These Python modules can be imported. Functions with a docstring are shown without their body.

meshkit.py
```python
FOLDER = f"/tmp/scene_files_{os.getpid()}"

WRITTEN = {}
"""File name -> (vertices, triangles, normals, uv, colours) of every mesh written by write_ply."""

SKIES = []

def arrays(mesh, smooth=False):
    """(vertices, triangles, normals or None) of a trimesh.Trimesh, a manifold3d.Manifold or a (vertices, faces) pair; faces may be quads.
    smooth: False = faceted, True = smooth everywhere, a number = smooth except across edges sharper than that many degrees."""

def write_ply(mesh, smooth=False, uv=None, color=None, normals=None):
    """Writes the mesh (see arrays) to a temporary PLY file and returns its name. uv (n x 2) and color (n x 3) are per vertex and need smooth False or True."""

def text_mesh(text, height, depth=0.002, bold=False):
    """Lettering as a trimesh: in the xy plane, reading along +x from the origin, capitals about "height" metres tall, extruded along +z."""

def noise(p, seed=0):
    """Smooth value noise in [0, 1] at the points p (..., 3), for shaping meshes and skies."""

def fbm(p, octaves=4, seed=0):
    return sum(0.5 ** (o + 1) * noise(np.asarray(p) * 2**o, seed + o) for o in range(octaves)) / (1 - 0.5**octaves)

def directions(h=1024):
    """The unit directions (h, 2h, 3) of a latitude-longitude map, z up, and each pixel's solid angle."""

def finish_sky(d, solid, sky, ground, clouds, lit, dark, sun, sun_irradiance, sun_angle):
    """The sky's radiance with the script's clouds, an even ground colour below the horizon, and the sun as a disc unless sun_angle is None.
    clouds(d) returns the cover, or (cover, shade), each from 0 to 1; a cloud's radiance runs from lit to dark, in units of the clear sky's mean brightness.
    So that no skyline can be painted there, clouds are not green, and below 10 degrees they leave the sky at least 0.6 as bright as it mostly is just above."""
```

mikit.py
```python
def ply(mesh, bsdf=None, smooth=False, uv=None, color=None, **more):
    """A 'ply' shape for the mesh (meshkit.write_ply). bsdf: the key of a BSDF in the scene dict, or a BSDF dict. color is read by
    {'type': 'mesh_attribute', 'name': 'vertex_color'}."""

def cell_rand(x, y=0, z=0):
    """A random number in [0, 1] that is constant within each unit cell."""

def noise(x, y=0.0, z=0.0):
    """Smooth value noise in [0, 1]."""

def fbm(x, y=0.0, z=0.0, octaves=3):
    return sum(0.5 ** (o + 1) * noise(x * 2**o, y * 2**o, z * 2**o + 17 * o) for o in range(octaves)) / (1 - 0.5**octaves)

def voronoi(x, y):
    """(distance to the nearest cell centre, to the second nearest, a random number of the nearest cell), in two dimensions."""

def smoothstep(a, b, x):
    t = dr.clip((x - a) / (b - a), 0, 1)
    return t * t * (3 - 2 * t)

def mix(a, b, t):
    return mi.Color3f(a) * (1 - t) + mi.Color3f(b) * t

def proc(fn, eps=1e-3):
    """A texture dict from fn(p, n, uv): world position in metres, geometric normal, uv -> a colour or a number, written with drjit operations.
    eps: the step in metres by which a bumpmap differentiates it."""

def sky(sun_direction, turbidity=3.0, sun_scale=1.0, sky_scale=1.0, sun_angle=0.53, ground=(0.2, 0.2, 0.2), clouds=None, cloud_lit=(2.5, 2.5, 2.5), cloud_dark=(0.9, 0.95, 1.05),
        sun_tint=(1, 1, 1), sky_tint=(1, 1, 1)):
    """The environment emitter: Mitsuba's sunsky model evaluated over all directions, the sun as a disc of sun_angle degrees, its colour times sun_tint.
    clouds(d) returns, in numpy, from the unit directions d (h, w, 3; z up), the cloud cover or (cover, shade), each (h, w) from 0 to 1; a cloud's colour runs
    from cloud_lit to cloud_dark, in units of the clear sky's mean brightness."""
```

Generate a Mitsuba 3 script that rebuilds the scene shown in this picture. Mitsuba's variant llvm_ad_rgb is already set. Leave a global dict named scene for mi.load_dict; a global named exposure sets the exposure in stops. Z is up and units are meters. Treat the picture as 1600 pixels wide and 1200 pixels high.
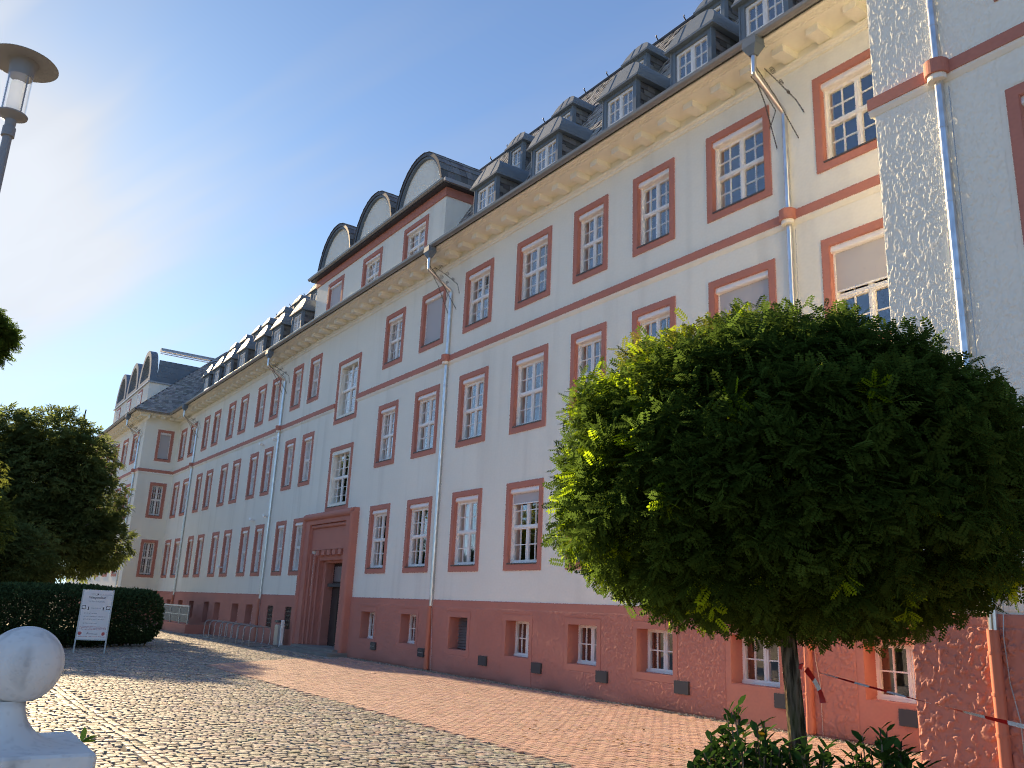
import math, numpy as np, trimesh, drjit as dr, mitsuba as mi, mikit, meshkit
from shapely.geometry import Polygon, box as sbox
from shapely.ops import unary_union
from mikit import proc, noise, fbm, smoothstep, mix

T = mi.ScalarTransform4f
scene, labels = {'type': 'scene'}, {}

# ------------------------------------------------------------------ camera, sky, exposure
EYE = 1.75
FW = np.array([-0.79873255, 0.54325722, 0.25864629])
UP = np.array([0.18850658, -0.18228728, 0.96500602])
scene['camera'] = {'type': 'perspective', 'fov': 2 * math.degrees(math.atan(800 / 1319.018)), 'fov_axis': 'x',
                   'near_clip': 0.05, 'far_clip': 2000.0,
                   'to_world': T().look_at(origin=[0, 0, EYE], target=[FW[0], FW[1], EYE + FW[2]], up=UP.tolist())}
SUN_AZ, SUN_EL = math.radians(1.8), math.radians(21.1)
SUN = np.array([-math.cos(SUN_EL) * math.cos(SUN_AZ), -math.cos(SUN_EL) * math.sin(SUN_AZ), math.sin(SUN_EL)])


def cirrus(d):
    p = np.stack([d[..., 0] / (d[..., 2] + 0.25), d[..., 1] / (d[..., 2] + 0.25), 0 * d[..., 2]], -1)
    q = np.stack([p[..., 0] * 1.3 + p[..., 1] * 0.5, p[..., 1] * 4.2 - p[..., 0] * 1.2, p[..., 2]], -1)
    w = meshkit.fbm(q * 1.3 + 5.0, 5, 3)
    w2 = meshkit.fbm(p * 0.7 + 2.0, 3, 8)
    wisps = np.clip((w - 0.47) * 2.6, 0, 1) * np.clip((w2 - 0.33) * 3.0, 0, 1)
    low = np.exp(-np.maximum(d[..., 2], 0) / 0.16)
    c = d @ SUN
    ang = np.degrees(np.arccos(np.clip(c, -1, 1)))
    veil = 0.95 * np.exp(-(ang / 8.5) ** 2) + 0.16 * np.exp(-(ang / 18.0) ** 2)      # thin cirrus lit up near the sun
    band = np.exp(-(((p[..., 1] + 0.55 * p[..., 0] + 1.1) / 0.9) ** 2))
    streaks = np.clip((meshkit.fbm(np.stack([p[..., 0] * 0.9 + p[..., 1] * 0.7, p[..., 1] * 7.5 - p[..., 0] * 3.2, 0 * low], -1) + 9.0, 5, 6) - 0.42) * 2.4, 0, 1)
    thin = 0.19 + 0.48 * wisps * (0.35 + low) + 0.5 * streaks * np.clip((w2 - 0.25) * 2.0, 0, 1) * (0.25 + 0.75 * np.exp(-(ang / 38.0) ** 2))
    cover = np.clip(veil + thin, 0, 1)
    shade = np.clip(0.95 - 0.95 * np.exp(-(ang / 17.0) ** 2) - 0.25 * streaks, 0, 1)
    return np.minimum(cover, 0.92), shade


scene['sky'] = mikit.sky(SUN.tolist(), turbidity=1.7, sun_scale=1.02, sky_scale=0.63, ground=(0.2, 0.19, 0.17), clouds=cirrus,
                         cloud_lit=(2.0, 2.05, 2.15), cloud_dark=(0.80, 0.84, 0.96), sun_tint=(0.98, 0.97, 0.97), sky_tint=(0.80, 0.98, 1.29))
exposure = 3.35

# ------------------------------------------------------------------ helpers
KEYS = set()
counts = {}


def numbered(key):
    n = counts.get(key, 0)
    counts[key] = n + 1
    return key if n == 0 else '%s_%03d' % (key, n)


def put(name, shape, parent=None, to=None, label=None, kind=None, cat=None, group=None):
    key = numbered((parent + '__' if parent else '') + name)
    shape = dict(shape)
    if to is not None:
        shape['to_world'] = to
    scene[key] = shape
    e = {}
    if label: e['label'] = label
    if cat: e['category'] = cat
    if group: e['group'] = group
    if kind: e['kind'] = kind
    if e: labels[key] = e
    return key


def thing(name, label, cat=None, group=None, kind=None):
    key = numbered(name)
    labels[key] = {'label': label}
    if cat: labels[key]['category'] = cat
    if group: labels[key]['group'] = group
    if kind: labels[key]['kind'] = kind
    return key


def sub(name, parent, label=None):
    key = numbered(parent + '__' + name)
    if label: labels[key] = {'label': label}
    return key


class MB:
    """Collects boxes, tubes and free meshes into one mesh."""
    def __init__(s): s.v, s.f, s.n = [], [], 0
    def add(s, v, f):
        v = np.asarray(v, float); f = np.asarray(f, int)
        if f.shape[1] == 4: f = np.vstack([f[:, [0, 1, 2]], f[:, [0, 2, 3]]])
        s.v.append(v); s.f.append(f + s.n); s.n += len(v); return s
    def box(s, x0, x1, y0, y1, z0, z1):
        v = [(x, y, z) for x in (x0, x1) for y in (y0, y1) for z in (z0, z1)]
        f = [(0, 1, 3, 2), (4, 6, 7, 5), (0, 4, 5, 1), (2, 3, 7, 6), (0, 2, 6, 4), (1, 5, 7, 3)]
        return s.add(v, f)
    def tube(s, pts, r, n=10, cap=True):
        pts = np.asarray(pts, float); r = np.broadcast_to(np.asarray(r, float), len(pts))
        t = np.gradient(pts, axis=0); t /= np.linalg.norm(t, axis=1, keepdims=True) + 1e-12
        a = np.array([0.31, 0.17, 0.93]) if abs(t[0][2]) < 0.9 else np.array([1.0, 0.1, 0.0])
        rings = []
        u = None
        for i in range(len(pts)):
            u = a - t[i] * (a @ t[i]) if u is None else u - t[i] * (u @ t[i])
            u /= np.linalg.norm(u); w = np.cross(t[i], u)
            k = np.arange(n) * 2 * math.pi / n
            rings.append(pts[i] + r[i] * (np.cos(k)[:, None] * u + np.sin(k)[:, None] * w))
        v = np.vstack(rings); f = []
        for i in range(len(pts) - 1):
            for k in range(n):
                b = (k + 1) % n
                f.append((i * n + k, i * n + b, (i + 1) * n + b, (i + 1) * n + k))
        f = np.array(f); f = np.vstack([f[:, [0, 1, 2]], f[:, [0, 2, 3]]])
        if cap:
            v = np.vstack([v, pts[:1], pts[-1:]]); c0, c1 = len(v) - 2, len(v) - 1
            e = (len(pts) - 1) * n
            f = np.vstack([f, [(c0, (k + 1) % n, k) for k in range(n)], [(c1, e + k, e + (k + 1) % n) for k in range(n)]])
        return s.add(v, f)
    def mesh(s, m): return s.add(m.vertices, m.faces)
    def get(s): return (np.vstack(s.v), np.vstack(s.f))
    def ply(s, bsdf, smooth=False): return mikit.ply(s.get(), bsdf, smooth=smooth)


def extrude_xz(poly, y0, y1):
    """Polygon in (x, z) made a solid from y0 (front) to y1."""
    out = MB()
    for g in getattr(poly, 'geoms', [poly]):
        if g.area < 1e-6: continue
        m = trimesh.creation.extrude_polygon(g, y1 - y0, engine='earcut')
        v = np.array(m.vertices)[:, [0, 2, 1]]; v[:, 1] += y0
        out.add(v, np.array(m.faces)[:, ::-1])
    return out


def extrude_yz(poly, x0, x1):
    out = MB()
    for g in getattr(poly, 'geoms', [poly]):
        m = trimesh.creation.extrude_polygon(g, x1 - x0, engine='earcut')
        v = np.array(m.vertices)[:, [2, 0, 1]]; v[:, 0] += x0
        out.add(v, np.array(m.faces))
    return out


def rot(a, b):
    return T().rotate(a, b)


rng = np.random.default_rng(7)

# ------------------------------------------------------------------ materials
def bsdf(name, d): scene[name] = d; return name


def rgbp(c): return {'type': 'rgb', 'value': list(c)}


def pr(color, rough=0.6, metallic=0.0, spec=0.4, **k):
    c = color if isinstance(color, dict) else rgbp(color)
    return {'type': 'principled', 'base_color': c, 'roughness': rough, 'metallic': metallic, 'specular': spec, **k}


VC = {'type': 'mesh_attribute', 'name': 'vertex_color'}
CREAM, RED = (0.855, 0.845, 0.75), (0.46, 0.195, 0.15)


def cream_fn(p, n, uv):
    m = fbm(p.x * 0.6, p.y * 0.6, p.z * 0.35, 3)
    g = noise(p.x * 28, p.y * 28, p.z * 28)
    streak = smoothstep(0.5, 0.85, fbm(p.x * 2.6 + p.y * 2.3, 3.0, p.z * 0.14, 3)) * 0.09
    return mi.Color3f(CREAM) * (0.93 + 0.09 * m + 0.05 * g - streak)


def grain_fn(p, n, uv):
    return 0.6 * noise(p.x * 34, p.y * 34, p.z * 26) + 0.4 * noise(p.x * 90, p.y * 90, p.z * 90)


def red_fn(p, n, uv):
    m = fbm(p.x * 1.1, p.y * 1.1, p.z * 1.1, 3)
    g = noise(p.x * 30, p.y * 30, p.z * 30)
    damp = smoothstep(0.35, 0.0, p.z) * smoothstep(0.3, 0.8, fbm(p.x * 1.5, p.z * 2.0, 2.0, 2)) * 0.25
    return mi.Color3f(RED) * (0.86 + 0.2 * m + 0.08 * g - damp)


bsdf('cream_stucco', {'type': 'bumpmap', 'arbitrary': proc(grain_fn, 4e-3), 'scale': 0.006, 'bsdf': {'type': 'diffuse', 'reflectance': proc(cream_fn)}})
bsdf('cream_smooth', {'type': 'diffuse', 'reflectance': proc(cream_fn)})
bsdf('red_plaster', pr(proc(red_fn), 0.75, spec=0.25))
bsdf('white_paint', pr((0.80, 0.79, 0.76), 0.4))
bsdf('blind_box_paint', pr((0.78, 0.77, 0.76), 0.45))
bsdf('blind_fabric', pr((0.46, 0.45, 0.46), 0.8))
bsdf('sill_metal', pr((0.10, 0.085, 0.08), 0.5, 0.3))
bsdf('glass', {'type': 'thindielectric', 'int_ior': 2.1})      # coated double glazing
bsdf('room_grey', {'type': 'twosided', 'bsdf': {'type': 'diffuse', 'reflectance': rgbp((0.11, 0.105, 0.10))}})
bsdf('curtain', {'type': 'twosided', 'bsdf': {'type': 'diffuse', 'reflectance': rgbp((0.55, 0.54, 0.52))}})


def zinc_fn(p, n, uv):
    return mi.Color3f(0.145, 0.185, 0.225) * (0.85 + 0.3 * fbm(p.x * 2, p.y * 2, p.z * 2, 3))


bsdf('zinc', {'type': 'twosided', 'bsdf': pr(proc(zinc_fn), 0.6, 0.1, 0.4)})
bsdf('slate', {'type': 'twosided', 'bsdf': pr(VC, 0.55, spec=0.45)})
bsdf('dark_slate', {'type': 'twosided', 'bsdf': pr((0.055, 0.06, 0.068), 0.5, spec=0.45)})


def galv_fn(p, n, uv):
    return mi.Color3f(0.62, 0.64, 0.66) * (0.8 + 0.4 * noise(p.x * 22, p.y * 22, p.z * 9))


bsdf('galvanised', pr(proc(galv_fn), 0.24, 0.9, 0.5))
bsdf('gutter_zinc', {'type': 'twosided', 'bsdf': pr((0.30, 0.31, 0.32), 0.38, 0.6, 0.5)})
bsdf('red_pipe', pr((0.46, 0.16, 0.10), 0.4))
bsdf('wrought_iron', pr((0.09, 0.085, 0.08), 0.5, 0.5))
bsdf('steel', pr((0.40, 0.41, 0.42), 0.4, 0.85))
bsdf('dark_metal', pr((0.055, 0.06, 0.07), 0.45, 0.3))
bsdf('lamp_grey', {'type': 'twosided', 'bsdf': pr((0.24, 0.25, 0.265), 0.5, 0.1)})
bsdf('lamp_glass', {'type': 'thindielectric', 'int_ior': 1.5})
bsdf('lamp_opal', {'type': 'principledthin', 'base_color': rgbp((0.78, 0.84, 0.92)), 'roughness': 0.6, 'diff_trans': 1.2, 'spec_trans': 0.0})


def wood_fn(p, n, uv):
    return mi.Color3f(0.045, 0.035, 0.033) * (0.7 + 0.6 * fbm(p.x * 30, p.y * 30, p.z * 2, 3))


bsdf('door_wood', pr(proc(wood_fn), 0.4))


def stone_fn(p, n, uv):
    return mi.Color3f(0.26, 0.25, 0.23) * (0.75 + 0.5 * fbm(p.x * 3, p.y * 3, p.z * 3, 4))


bsdf('grey_stone', {'type': 'diffuse', 'reflectance': proc(stone_fn)})
bsdf('sett', pr(VC, 0.65, spec=0.35))
bsdf('brick', pr(VC, 0.7, spec=0.3))


def soil_fn(p, n, uv):
    a = fbm(p.x * 0.5, p.y * 0.5, 0.0, 4)
    b = noise(p.x * 40, p.y * 40)
    far = smoothstep(0.35, 0.65, fbm(p.x * 0.06, p.y * 0.06, 4.0, 3))
    return mix((0.17, 0.16, 0.135), (0.30, 0.28, 0.24), a) * (0.7 + 0.6 * b) * (1 - 0.2 * far)


bsdf('sandy_ground', {'type': 'diffuse', 'reflectance': proc(soil_fn)})
bsdf('soil', {'type': 'diffuse', 'reflectance': rgbp((0.06, 0.045, 0.03))})
bsdf('gravel', {'type': 'diffuse', 'reflectance': VC})


def post_fn(p, n, uv):
    s = smoothstep(0.50, 0.8, fbm(p.x * 16, p.y * 16, p.z * 1.3, 3))
    g = fbm(p.x * 6, p.y * 6, p.z * 6, 3)
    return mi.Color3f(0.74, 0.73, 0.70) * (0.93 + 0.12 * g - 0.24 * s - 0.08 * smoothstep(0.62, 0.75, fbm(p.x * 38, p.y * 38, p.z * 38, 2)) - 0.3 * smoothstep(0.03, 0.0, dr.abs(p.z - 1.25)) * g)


bsdf('post_paint', {'type': 'diffuse', 'reflectance': proc(post_fn)})
bsdf('leaf', {'type': 'principledthin', 'base_color': VC, 'roughness': 0.5, 'diff_trans': 1.4, 'spec_trans': 0.0, 'eta': 1.4})
bsdf('glossy_leaf', {'type': 'principledthin', 'base_color': VC, 'roughness': 0.25, 'diff_trans': 0.4, 'spec_trans': 0.0, 'eta': 1.5})


def bark_fn(p, n, uv):
    r = fbm(p.x * 45, p.y * 45, p.z * 5, 3)
    moss = smoothstep(0.5, 0.75, fbm(p.x * 7, p.y * 7, p.z * 4, 3))
    return mix((0.035, 0.027, 0.02), (0.24, 0.19, 0.14), smoothstep(0.3, 0.75, r)) * (1 - 0.5 * moss) + mi.Color3f(0.07, 0.075, 0.02) * moss * 0.6


def bark_h(p, n, uv):
    return fbm(p.x * 45, p.y * 45, p.z * 5, 3)


bsdf('bark', {'type': 'bumpmap', 'arbitrary': proc(bark_h, 3e-3), 'scale': 0.06, 'bsdf': {'type': 'diffuse', 'reflectance': proc(bark_fn)}})
bsdf('sign_white', pr((0.72, 0.71, 0.70), 0.4))
bsdf('sign_ink', pr((0.05, 0.05, 0.06), 0.6))
bsdf('sign_grey', pr((0.36, 0.36, 0.38), 0.6))
bsdf('sign_red', pr((0.45, 0.10, 0.10), 0.6))
bsdf('tape', {'type': 'twosided', 'bsdf': pr(VC, 0.35)})

# ------------------------------------------------------------------ building layout (x along the street front, y into the building)
FY = 12.5          # main front
WY = 10.43         # wing fronts
LX, RX = -56.0, -6.14     # main front between the two wings
PL = 1.95          # plinth top
WT = 12.62         # soffit
EAVE = 12.74
B = thing('building', 'long cream rendered three storey building with red window surrounds, red plinth and slate roof', 'building')

COLS = [(-8.57, -6.92), (-11.27, -9.6), (-13.58, -12.23), (-15.81, -14.49), (-18.38, -16.78), (-21.16, -19.6), (-23.93, -22.37), (-26.62, -25.15),
        (-33.78, -32.56), (-35.81, -34.64), (-38.52, -37.38), (-40.57, -39.4), (-43.26, -42.06), (-45.33, -44.17), (-48.05, -46.86), (-50.06, -48.97), (-53.04, -51.7), (-55.27, -53.97)]
FLOORS = [(2.72, 4.97), (6.29, 8.48), (9.83, 11.83)]
SB = 0.15          # surround band
STAIR = [(-30.62, -28.55, 5.02, 7.48), (-30.62, -28.55, 8.42, 10.95)]
PAV = [(-32.67, -31.05, 13.2, 14.9), (-29.2, -27.52, 13.2, 14.92), (-25.74, -23.95, 13.2, 14.92)]


def opening(x0, x1, z0, z1): return (x0 + SB, x1 - SB, z0 + 0.17, z1 - SB)


PLY = {}


def cached(key, fn):
    if key not in PLY: PLY[key] = fn()
    return PLY[key]


def q3(v): return round(v, 2)


def surround_ply(W, H):
    def f():
        o = sbox(-W / 2, 0, W / 2, H).difference(sbox(-W / 2 + SB, 0.17, W / 2 - SB, H - SB))
        m = extrude_xz(o, -0.028, 0.0)
        w = W / 2 - SB
        m.box(-w - 0.0, -w + 0.012, -0.02, 0.20, 0.17, H - SB); m.box(w - 0.012, w, -0.02, 0.20, 0.17, H - SB)
        m.box(-w + 0.012, w - 0.012, -0.02, 0.20, H - SB - 0.012, H - SB)
        return m.ply('red_plaster')
    return cached(('sur', q3(W), q3(H)), f)


def frame_ply(w, h, cols, rows, bsd='white_paint', transom=True, sash=2):
    """Casement frame of an opening w x h (x centred, z from 0): outer frame, mullion, transom, glazing bars; front at y = 0."""
    def f():
        m = MB(); fr, mu = 0.065, 0.11
        m.box(-w / 2, -w / 2 + fr, 0, 0.07, 0, h); m.box(w / 2 - fr, w / 2, 0, 0.07, 0, h)
        m.box(-w / 2 + fr, w / 2 - fr, 0, 0.07, 0, fr + 0.02); m.box(-w / 2 + fr, w / 2 - fr, 0, 0.07, h - fr, h)
        zs = [(fr + 0.02, h - fr)]
        if transom:
            zm = h * 0.485
            m.box(-w / 2 + fr, w / 2 - fr, -0.012, 0.07, zm, zm + 0.105)
            m.box(-w / 2 + fr, w / 2 - fr, -0.03, -0.012, zm + 0.03, zm + 0.06)
            zs = [(fr + 0.02, zm), (zm + 0.105, h - fr)]
        k = mu / 2
        for a, b in zs:
            for i in range(1, sash):
                xm = -w / 2 + w * i / sash
                m.box(xm - k, xm + k, 0.003, 0.067, a, b); m.box(xm - 0.018, xm + 0.018, -0.012, 0.003, a, b)
            edges = [-w / 2 + fr] + [-w / 2 + w * i / sash for i in range(1, sash)] + [w / 2 - fr]
            for i in range(sash):
                x0, x1 = edges[i] + (k if i > 0 else 0), edges[i + 1] - (k if i < sash - 1 else 0)
                for c in range(1, cols):
                    xc = x0 + (x1 - x0) * c / cols; m.box(xc - 0.012, xc + 0.012, 0.018, 0.052, a, b)
                for r in range(1, rows):
                    zc = a + (b - a) * r / rows; m.box(x0, x1, zc - 0.012, zc + 0.012, 0.0 + 0.02, 0.05) if False else m.box(x0, x1, 0.02, 0.05, zc - 0.012, zc + 0.012)
        return m.ply(bsd)
    return cached(('fr', q3(w), q3(h), cols, rows, bsd, transom, sash), f)


def panes(parent, w, h, base, transom=True, sash=2, depth=0.035, inward=1):
    zs = [(0.08, h - 0.06)]
    if transom: zs = [(0.08, h * 0.485 + 0.01), (h * 0.485 + 0.10, h - 0.06)]
    edges = [-w / 2 + w * i / sash for i in range(sash + 1)]
    for a, b in zs:
        for i in range(sash):
            x0, x1 = edges[i] + 0.045, edges[i + 1] - 0.045
            sh = cached(('pane', q3(x1 - x0), q3(b - a)), lambda: mikit.ply(([(-(x1 - x0) / 2, 0, -(b - a) / 2), ((x1 - x0) / 2, 0, -(b - a) / 2), ((x1 - x0) / 2, 0, (b - a) / 2), (-(x1 - x0) / 2, 0, (b - a) / 2)], [(0, 1, 2, 3)]), 'glass'))
            t = base @ T().translate([(x0 + x1) / 2, depth, (a + b) / 2]).rotate([0, 0, 1], float(rng.normal(0, 0.35))).rotate([1, 0, 0], float(rng.normal(0, 0.35)))
            put('pane', sh, parent, t)


def window(base, W, H, blind=0.0, curtain=False, label=None, box=True, cols=2, rows=2, sash=2, boxed=0.13):
    """A whole window; base puts its local frame (x centred, y into the wall, z from the foot of the surround) in the wall."""
    k = sub('window', B, label)
    put('surround', surround_ply(W, H), k, base)
    w, h = W - 2 * SB - 0.024, H - 0.17 - SB - 0.012
    put('sill', cached(('sill', q3(w)), lambda: MB().box(-w / 2, w / 2, -0.045, 0.13, -0.02, 0.012).ply('sill_metal')), k, base @ T().translate([0, 0, 0.172]))
    fb = base @ T().translate([0, 0.13, 0.185])
    hh = h - 0.015 - (boxed if box else 0)
    put('frame', frame_ply(w, hh, cols, rows, sash=sash), k, fb)
    panes(k, w, hh, fb, sash=sash)
    if box:
        def bx():
            a = np.linspace(0, math.pi / 2, 5)
            prof = [(0.15, 0.0), (0.15, boxed), (0.02, boxed)] + [(0.005 + 0.045 * (1 - math.sin(t)), 0.045 * (1 - math.cos(t))) for t in a[::-1]]
            return extrude_yz(Polygon(prof), -w / 2, w / 2).ply('blind_box_paint')
        put('blind_box', cached(('bbox', q3(w), boxed), bx), k, base @ T().translate([0, 0, 0.185 + hh]))
        for sx in (-1, 1):
            put('guide_rail', cached(('rail', q3(hh)), lambda: MB().box(-0.017, 0.017, 0.08, 0.128, 0, hh).ply('white_paint')), k, fb @ T().translate([sx * (w / 2 - 0.018), -0.13, 0]))
    if blind > 0:
        L = hh * blind
        def bl():
            m = MB(); m.box(-w / 2 + 0.036, w / 2 - 0.036, 0.095, 0.099, hh - L, hh)
            return m.ply('blind_fabric')
        put('blind', cached(('blind', q3(w), q3(L)), bl), k, fb @ T().translate([0, -0.13, 0]))
        put('blind_bar', cached(('bar', q3(w)), lambda: MB().box(-w / 2 + 0.036, w / 2 - 0.036, 0.085, 0.11, -0.03, 0.0).ply('white_paint')), k, fb @ T().translate([0, -0.13, hh - L]))
    if curtain:
        put('curtain', cached(('cur', q3(w), q3(hh)), lambda: curtain_ply(w, hh)), k, fb @ T().translate([0, 0.25, 0]))
    return k


def curtain_ply(w, h):
    m = MB()
    for s in (-1, 1):
        x = np.linspace(s * w / 2, s * w * 0.27, 14); y = 0.03 * np.sin(np.arange(14) * 1.5)
        v = [(a, b, z) for a, b in zip(x, y) for z in (0, h)]
        m.add(v, [(2 * i, 2 * i + 2, 2 * i + 3, 2 * i + 1) for i in range(13)])
    return m.ply('curtain')


# -------- walls with openings
holes, plinth_holes = [], []
for c in COLS:
    for f in FLOORS: holes.append(sbox(*[opening(*c, *f)[i] for i in (0, 2, 1, 3)]))
for s in STAIR: holes.append(sbox(s[0] + 0.3, s[2] + 0.3, s[1] - 0.3, s[3] - 0.3))
PORT = (-32.1, -27.5, 5.0)
holes.append(sbox(-31.3, 0, -28.2, 4.6))
cream = sbox(LX, PL, RX + 0.4, 13.2).difference(unary_union(holes))
put('wall', extrude_xz(cream, FY, FY + 0.4).ply('cream_stucco'), B)

BASE = [(-8.21, -7.05), (-10.88, -9.82), (-13.36, -12.34), (-15.62, -14.62), (-18.12, -17.12), (-20.88, -19.94), (-23.75, -22.79), (-26.56, -25.56),
        (-33.65, -32.97), (-35.72, -35.06), (-38.53, -37.6), (-40.56, -39.6), (-43.33, -42.4), (-45.2, -44.3), (-48.01, -47.1), (-50.28, -49.35), (-52.9, -52.0), (-55.0, -54.1)]
BZ = (0.65, 1.5)
PY = FY - 0.03
for i, (a, b) in enumerate(BASE): plinth_holes.append(sbox(a, BZ[0] if i != 13 else 0.25, b, BZ[1]))
plinth_holes.append(sbox(-31.3, 0, -28.2, 4.6))
pl = sbox(LX, -0.3, RX + 0.4, PL).difference(unary_union(plinth_holes))
put('plinth', extrude_xz(pl, PY, FY + 0.45).ply('red_plaster'), B)

# right wing: front with openings, side return
RWC = [(-4.34, -2.7), (-1.6, 0.05), (1.1, 2.75)]
rholes = [sbox(*[opening(*c, *f)[i] for i in (0, 2, 1, 3)]) for c in RWC for f in FLOORS]
rw = sbox(RX, PL, 5, 13.2).difference(unary_union(rholes))
put('wing_wall', extrude_xz(rw, WY, WY + 0.4).box(RX, RX + 0.4, WY + 0.4, FY + 0.4, PL, 13.2).ply('cream_stucco'), B)
rp = sbox(RX - 0.03, -0.3, 5, PL)
put('wing_plinth', extrude_xz(rp, WY - 0.03, WY + 0.45).box(RX - 0.03, RX + 0.4, WY + 0.45, FY, -0.3, PL).ply('red_plaster'), B)
# left wing
LWC = [(-59.35, -57.65), (-62.5, -60.85), (-65.5, -63.95), (-68.5, -66.95), (-71.5, -70.0)]
lholes = [sbox(*[opening(*c, *f)[i] for i in (0, 2, 1, 3)]) for c in LWC for f in FLOORS]
lw = sbox(-78, PL, LX, 13.2).difference(unary_union(lholes))
m = extrude_xz(lw, WY, WY + 0.4)
EW = (11.22, 12.2)
eh = [sbox(EW[0] + 0.13, f[0] + 0.17, EW[1] - 0.13, f[1] - SB) for f in FLOORS]
m2 = extrude_yz(sbox(WY + 0.4, PL, FY, 13.2).difference(unary_union(eh)), LX - 0.4, LX)
m.add(*m2.get())
put('wing_wall', m.ply('cream_stucco'), B)
put('wing_plinth', MB().box(-78, LX + 0.03, WY - 0.03, WY + 0.45, -0.3, PL).box(LX - 0.4, LX + 0.03, WY + 0.45, FY, -0.3, PL).ply('red_plaster'), B)


# -------- rough render: displaced sheets
def rough_sheet(x0, x1, z0, z1, y, step, skip, height, name, b):
    nx, nz = int(round((x1 - x0) / step)), int(round((z1 - z0) / step))
    X, Z = np.meshgrid(np.linspace(x0, x1, nx + 1), np.linspace(z0, z1, nz + 1), indexing='ij')
    H = height(X, Z)
    keep = np.ones((nx, nz), bool)
    cx, cz = (X[:-1, :-1] + X[1:, 1:]) / 2, (Z[:-1, :-1] + Z[1:, 1:]) / 2
    for (a, b_, c, d) in skip: keep &= ~((cx > a) & (cx < b_) & (cz > c) & (cz < d))
    near = np.zeros((nx + 1, nz + 1), int)
    for i in (0, 1):
        for j in (0, 1): near[i:nx + i, j:nz + j] += keep
    H = np.where(near == 4, H, -0.004)
    idx = np.arange((nx + 1) * (nz + 1)).reshape(nx + 1, nz + 1)
    f = np.stack([idx[:-1, :-1], idx[1:, :-1], idx[1:, 1:], idx[:-1, 1:]], -1)[keep]
    v = np.stack([X, y - H, Z], -1).reshape(-1, 3)
    used = np.unique(f); re = -np.ones(len(v), int); re[used] = np.arange(len(used))
    put(name, mikit.ply((v[used], re[f]), b, smooth=True), B)


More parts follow.
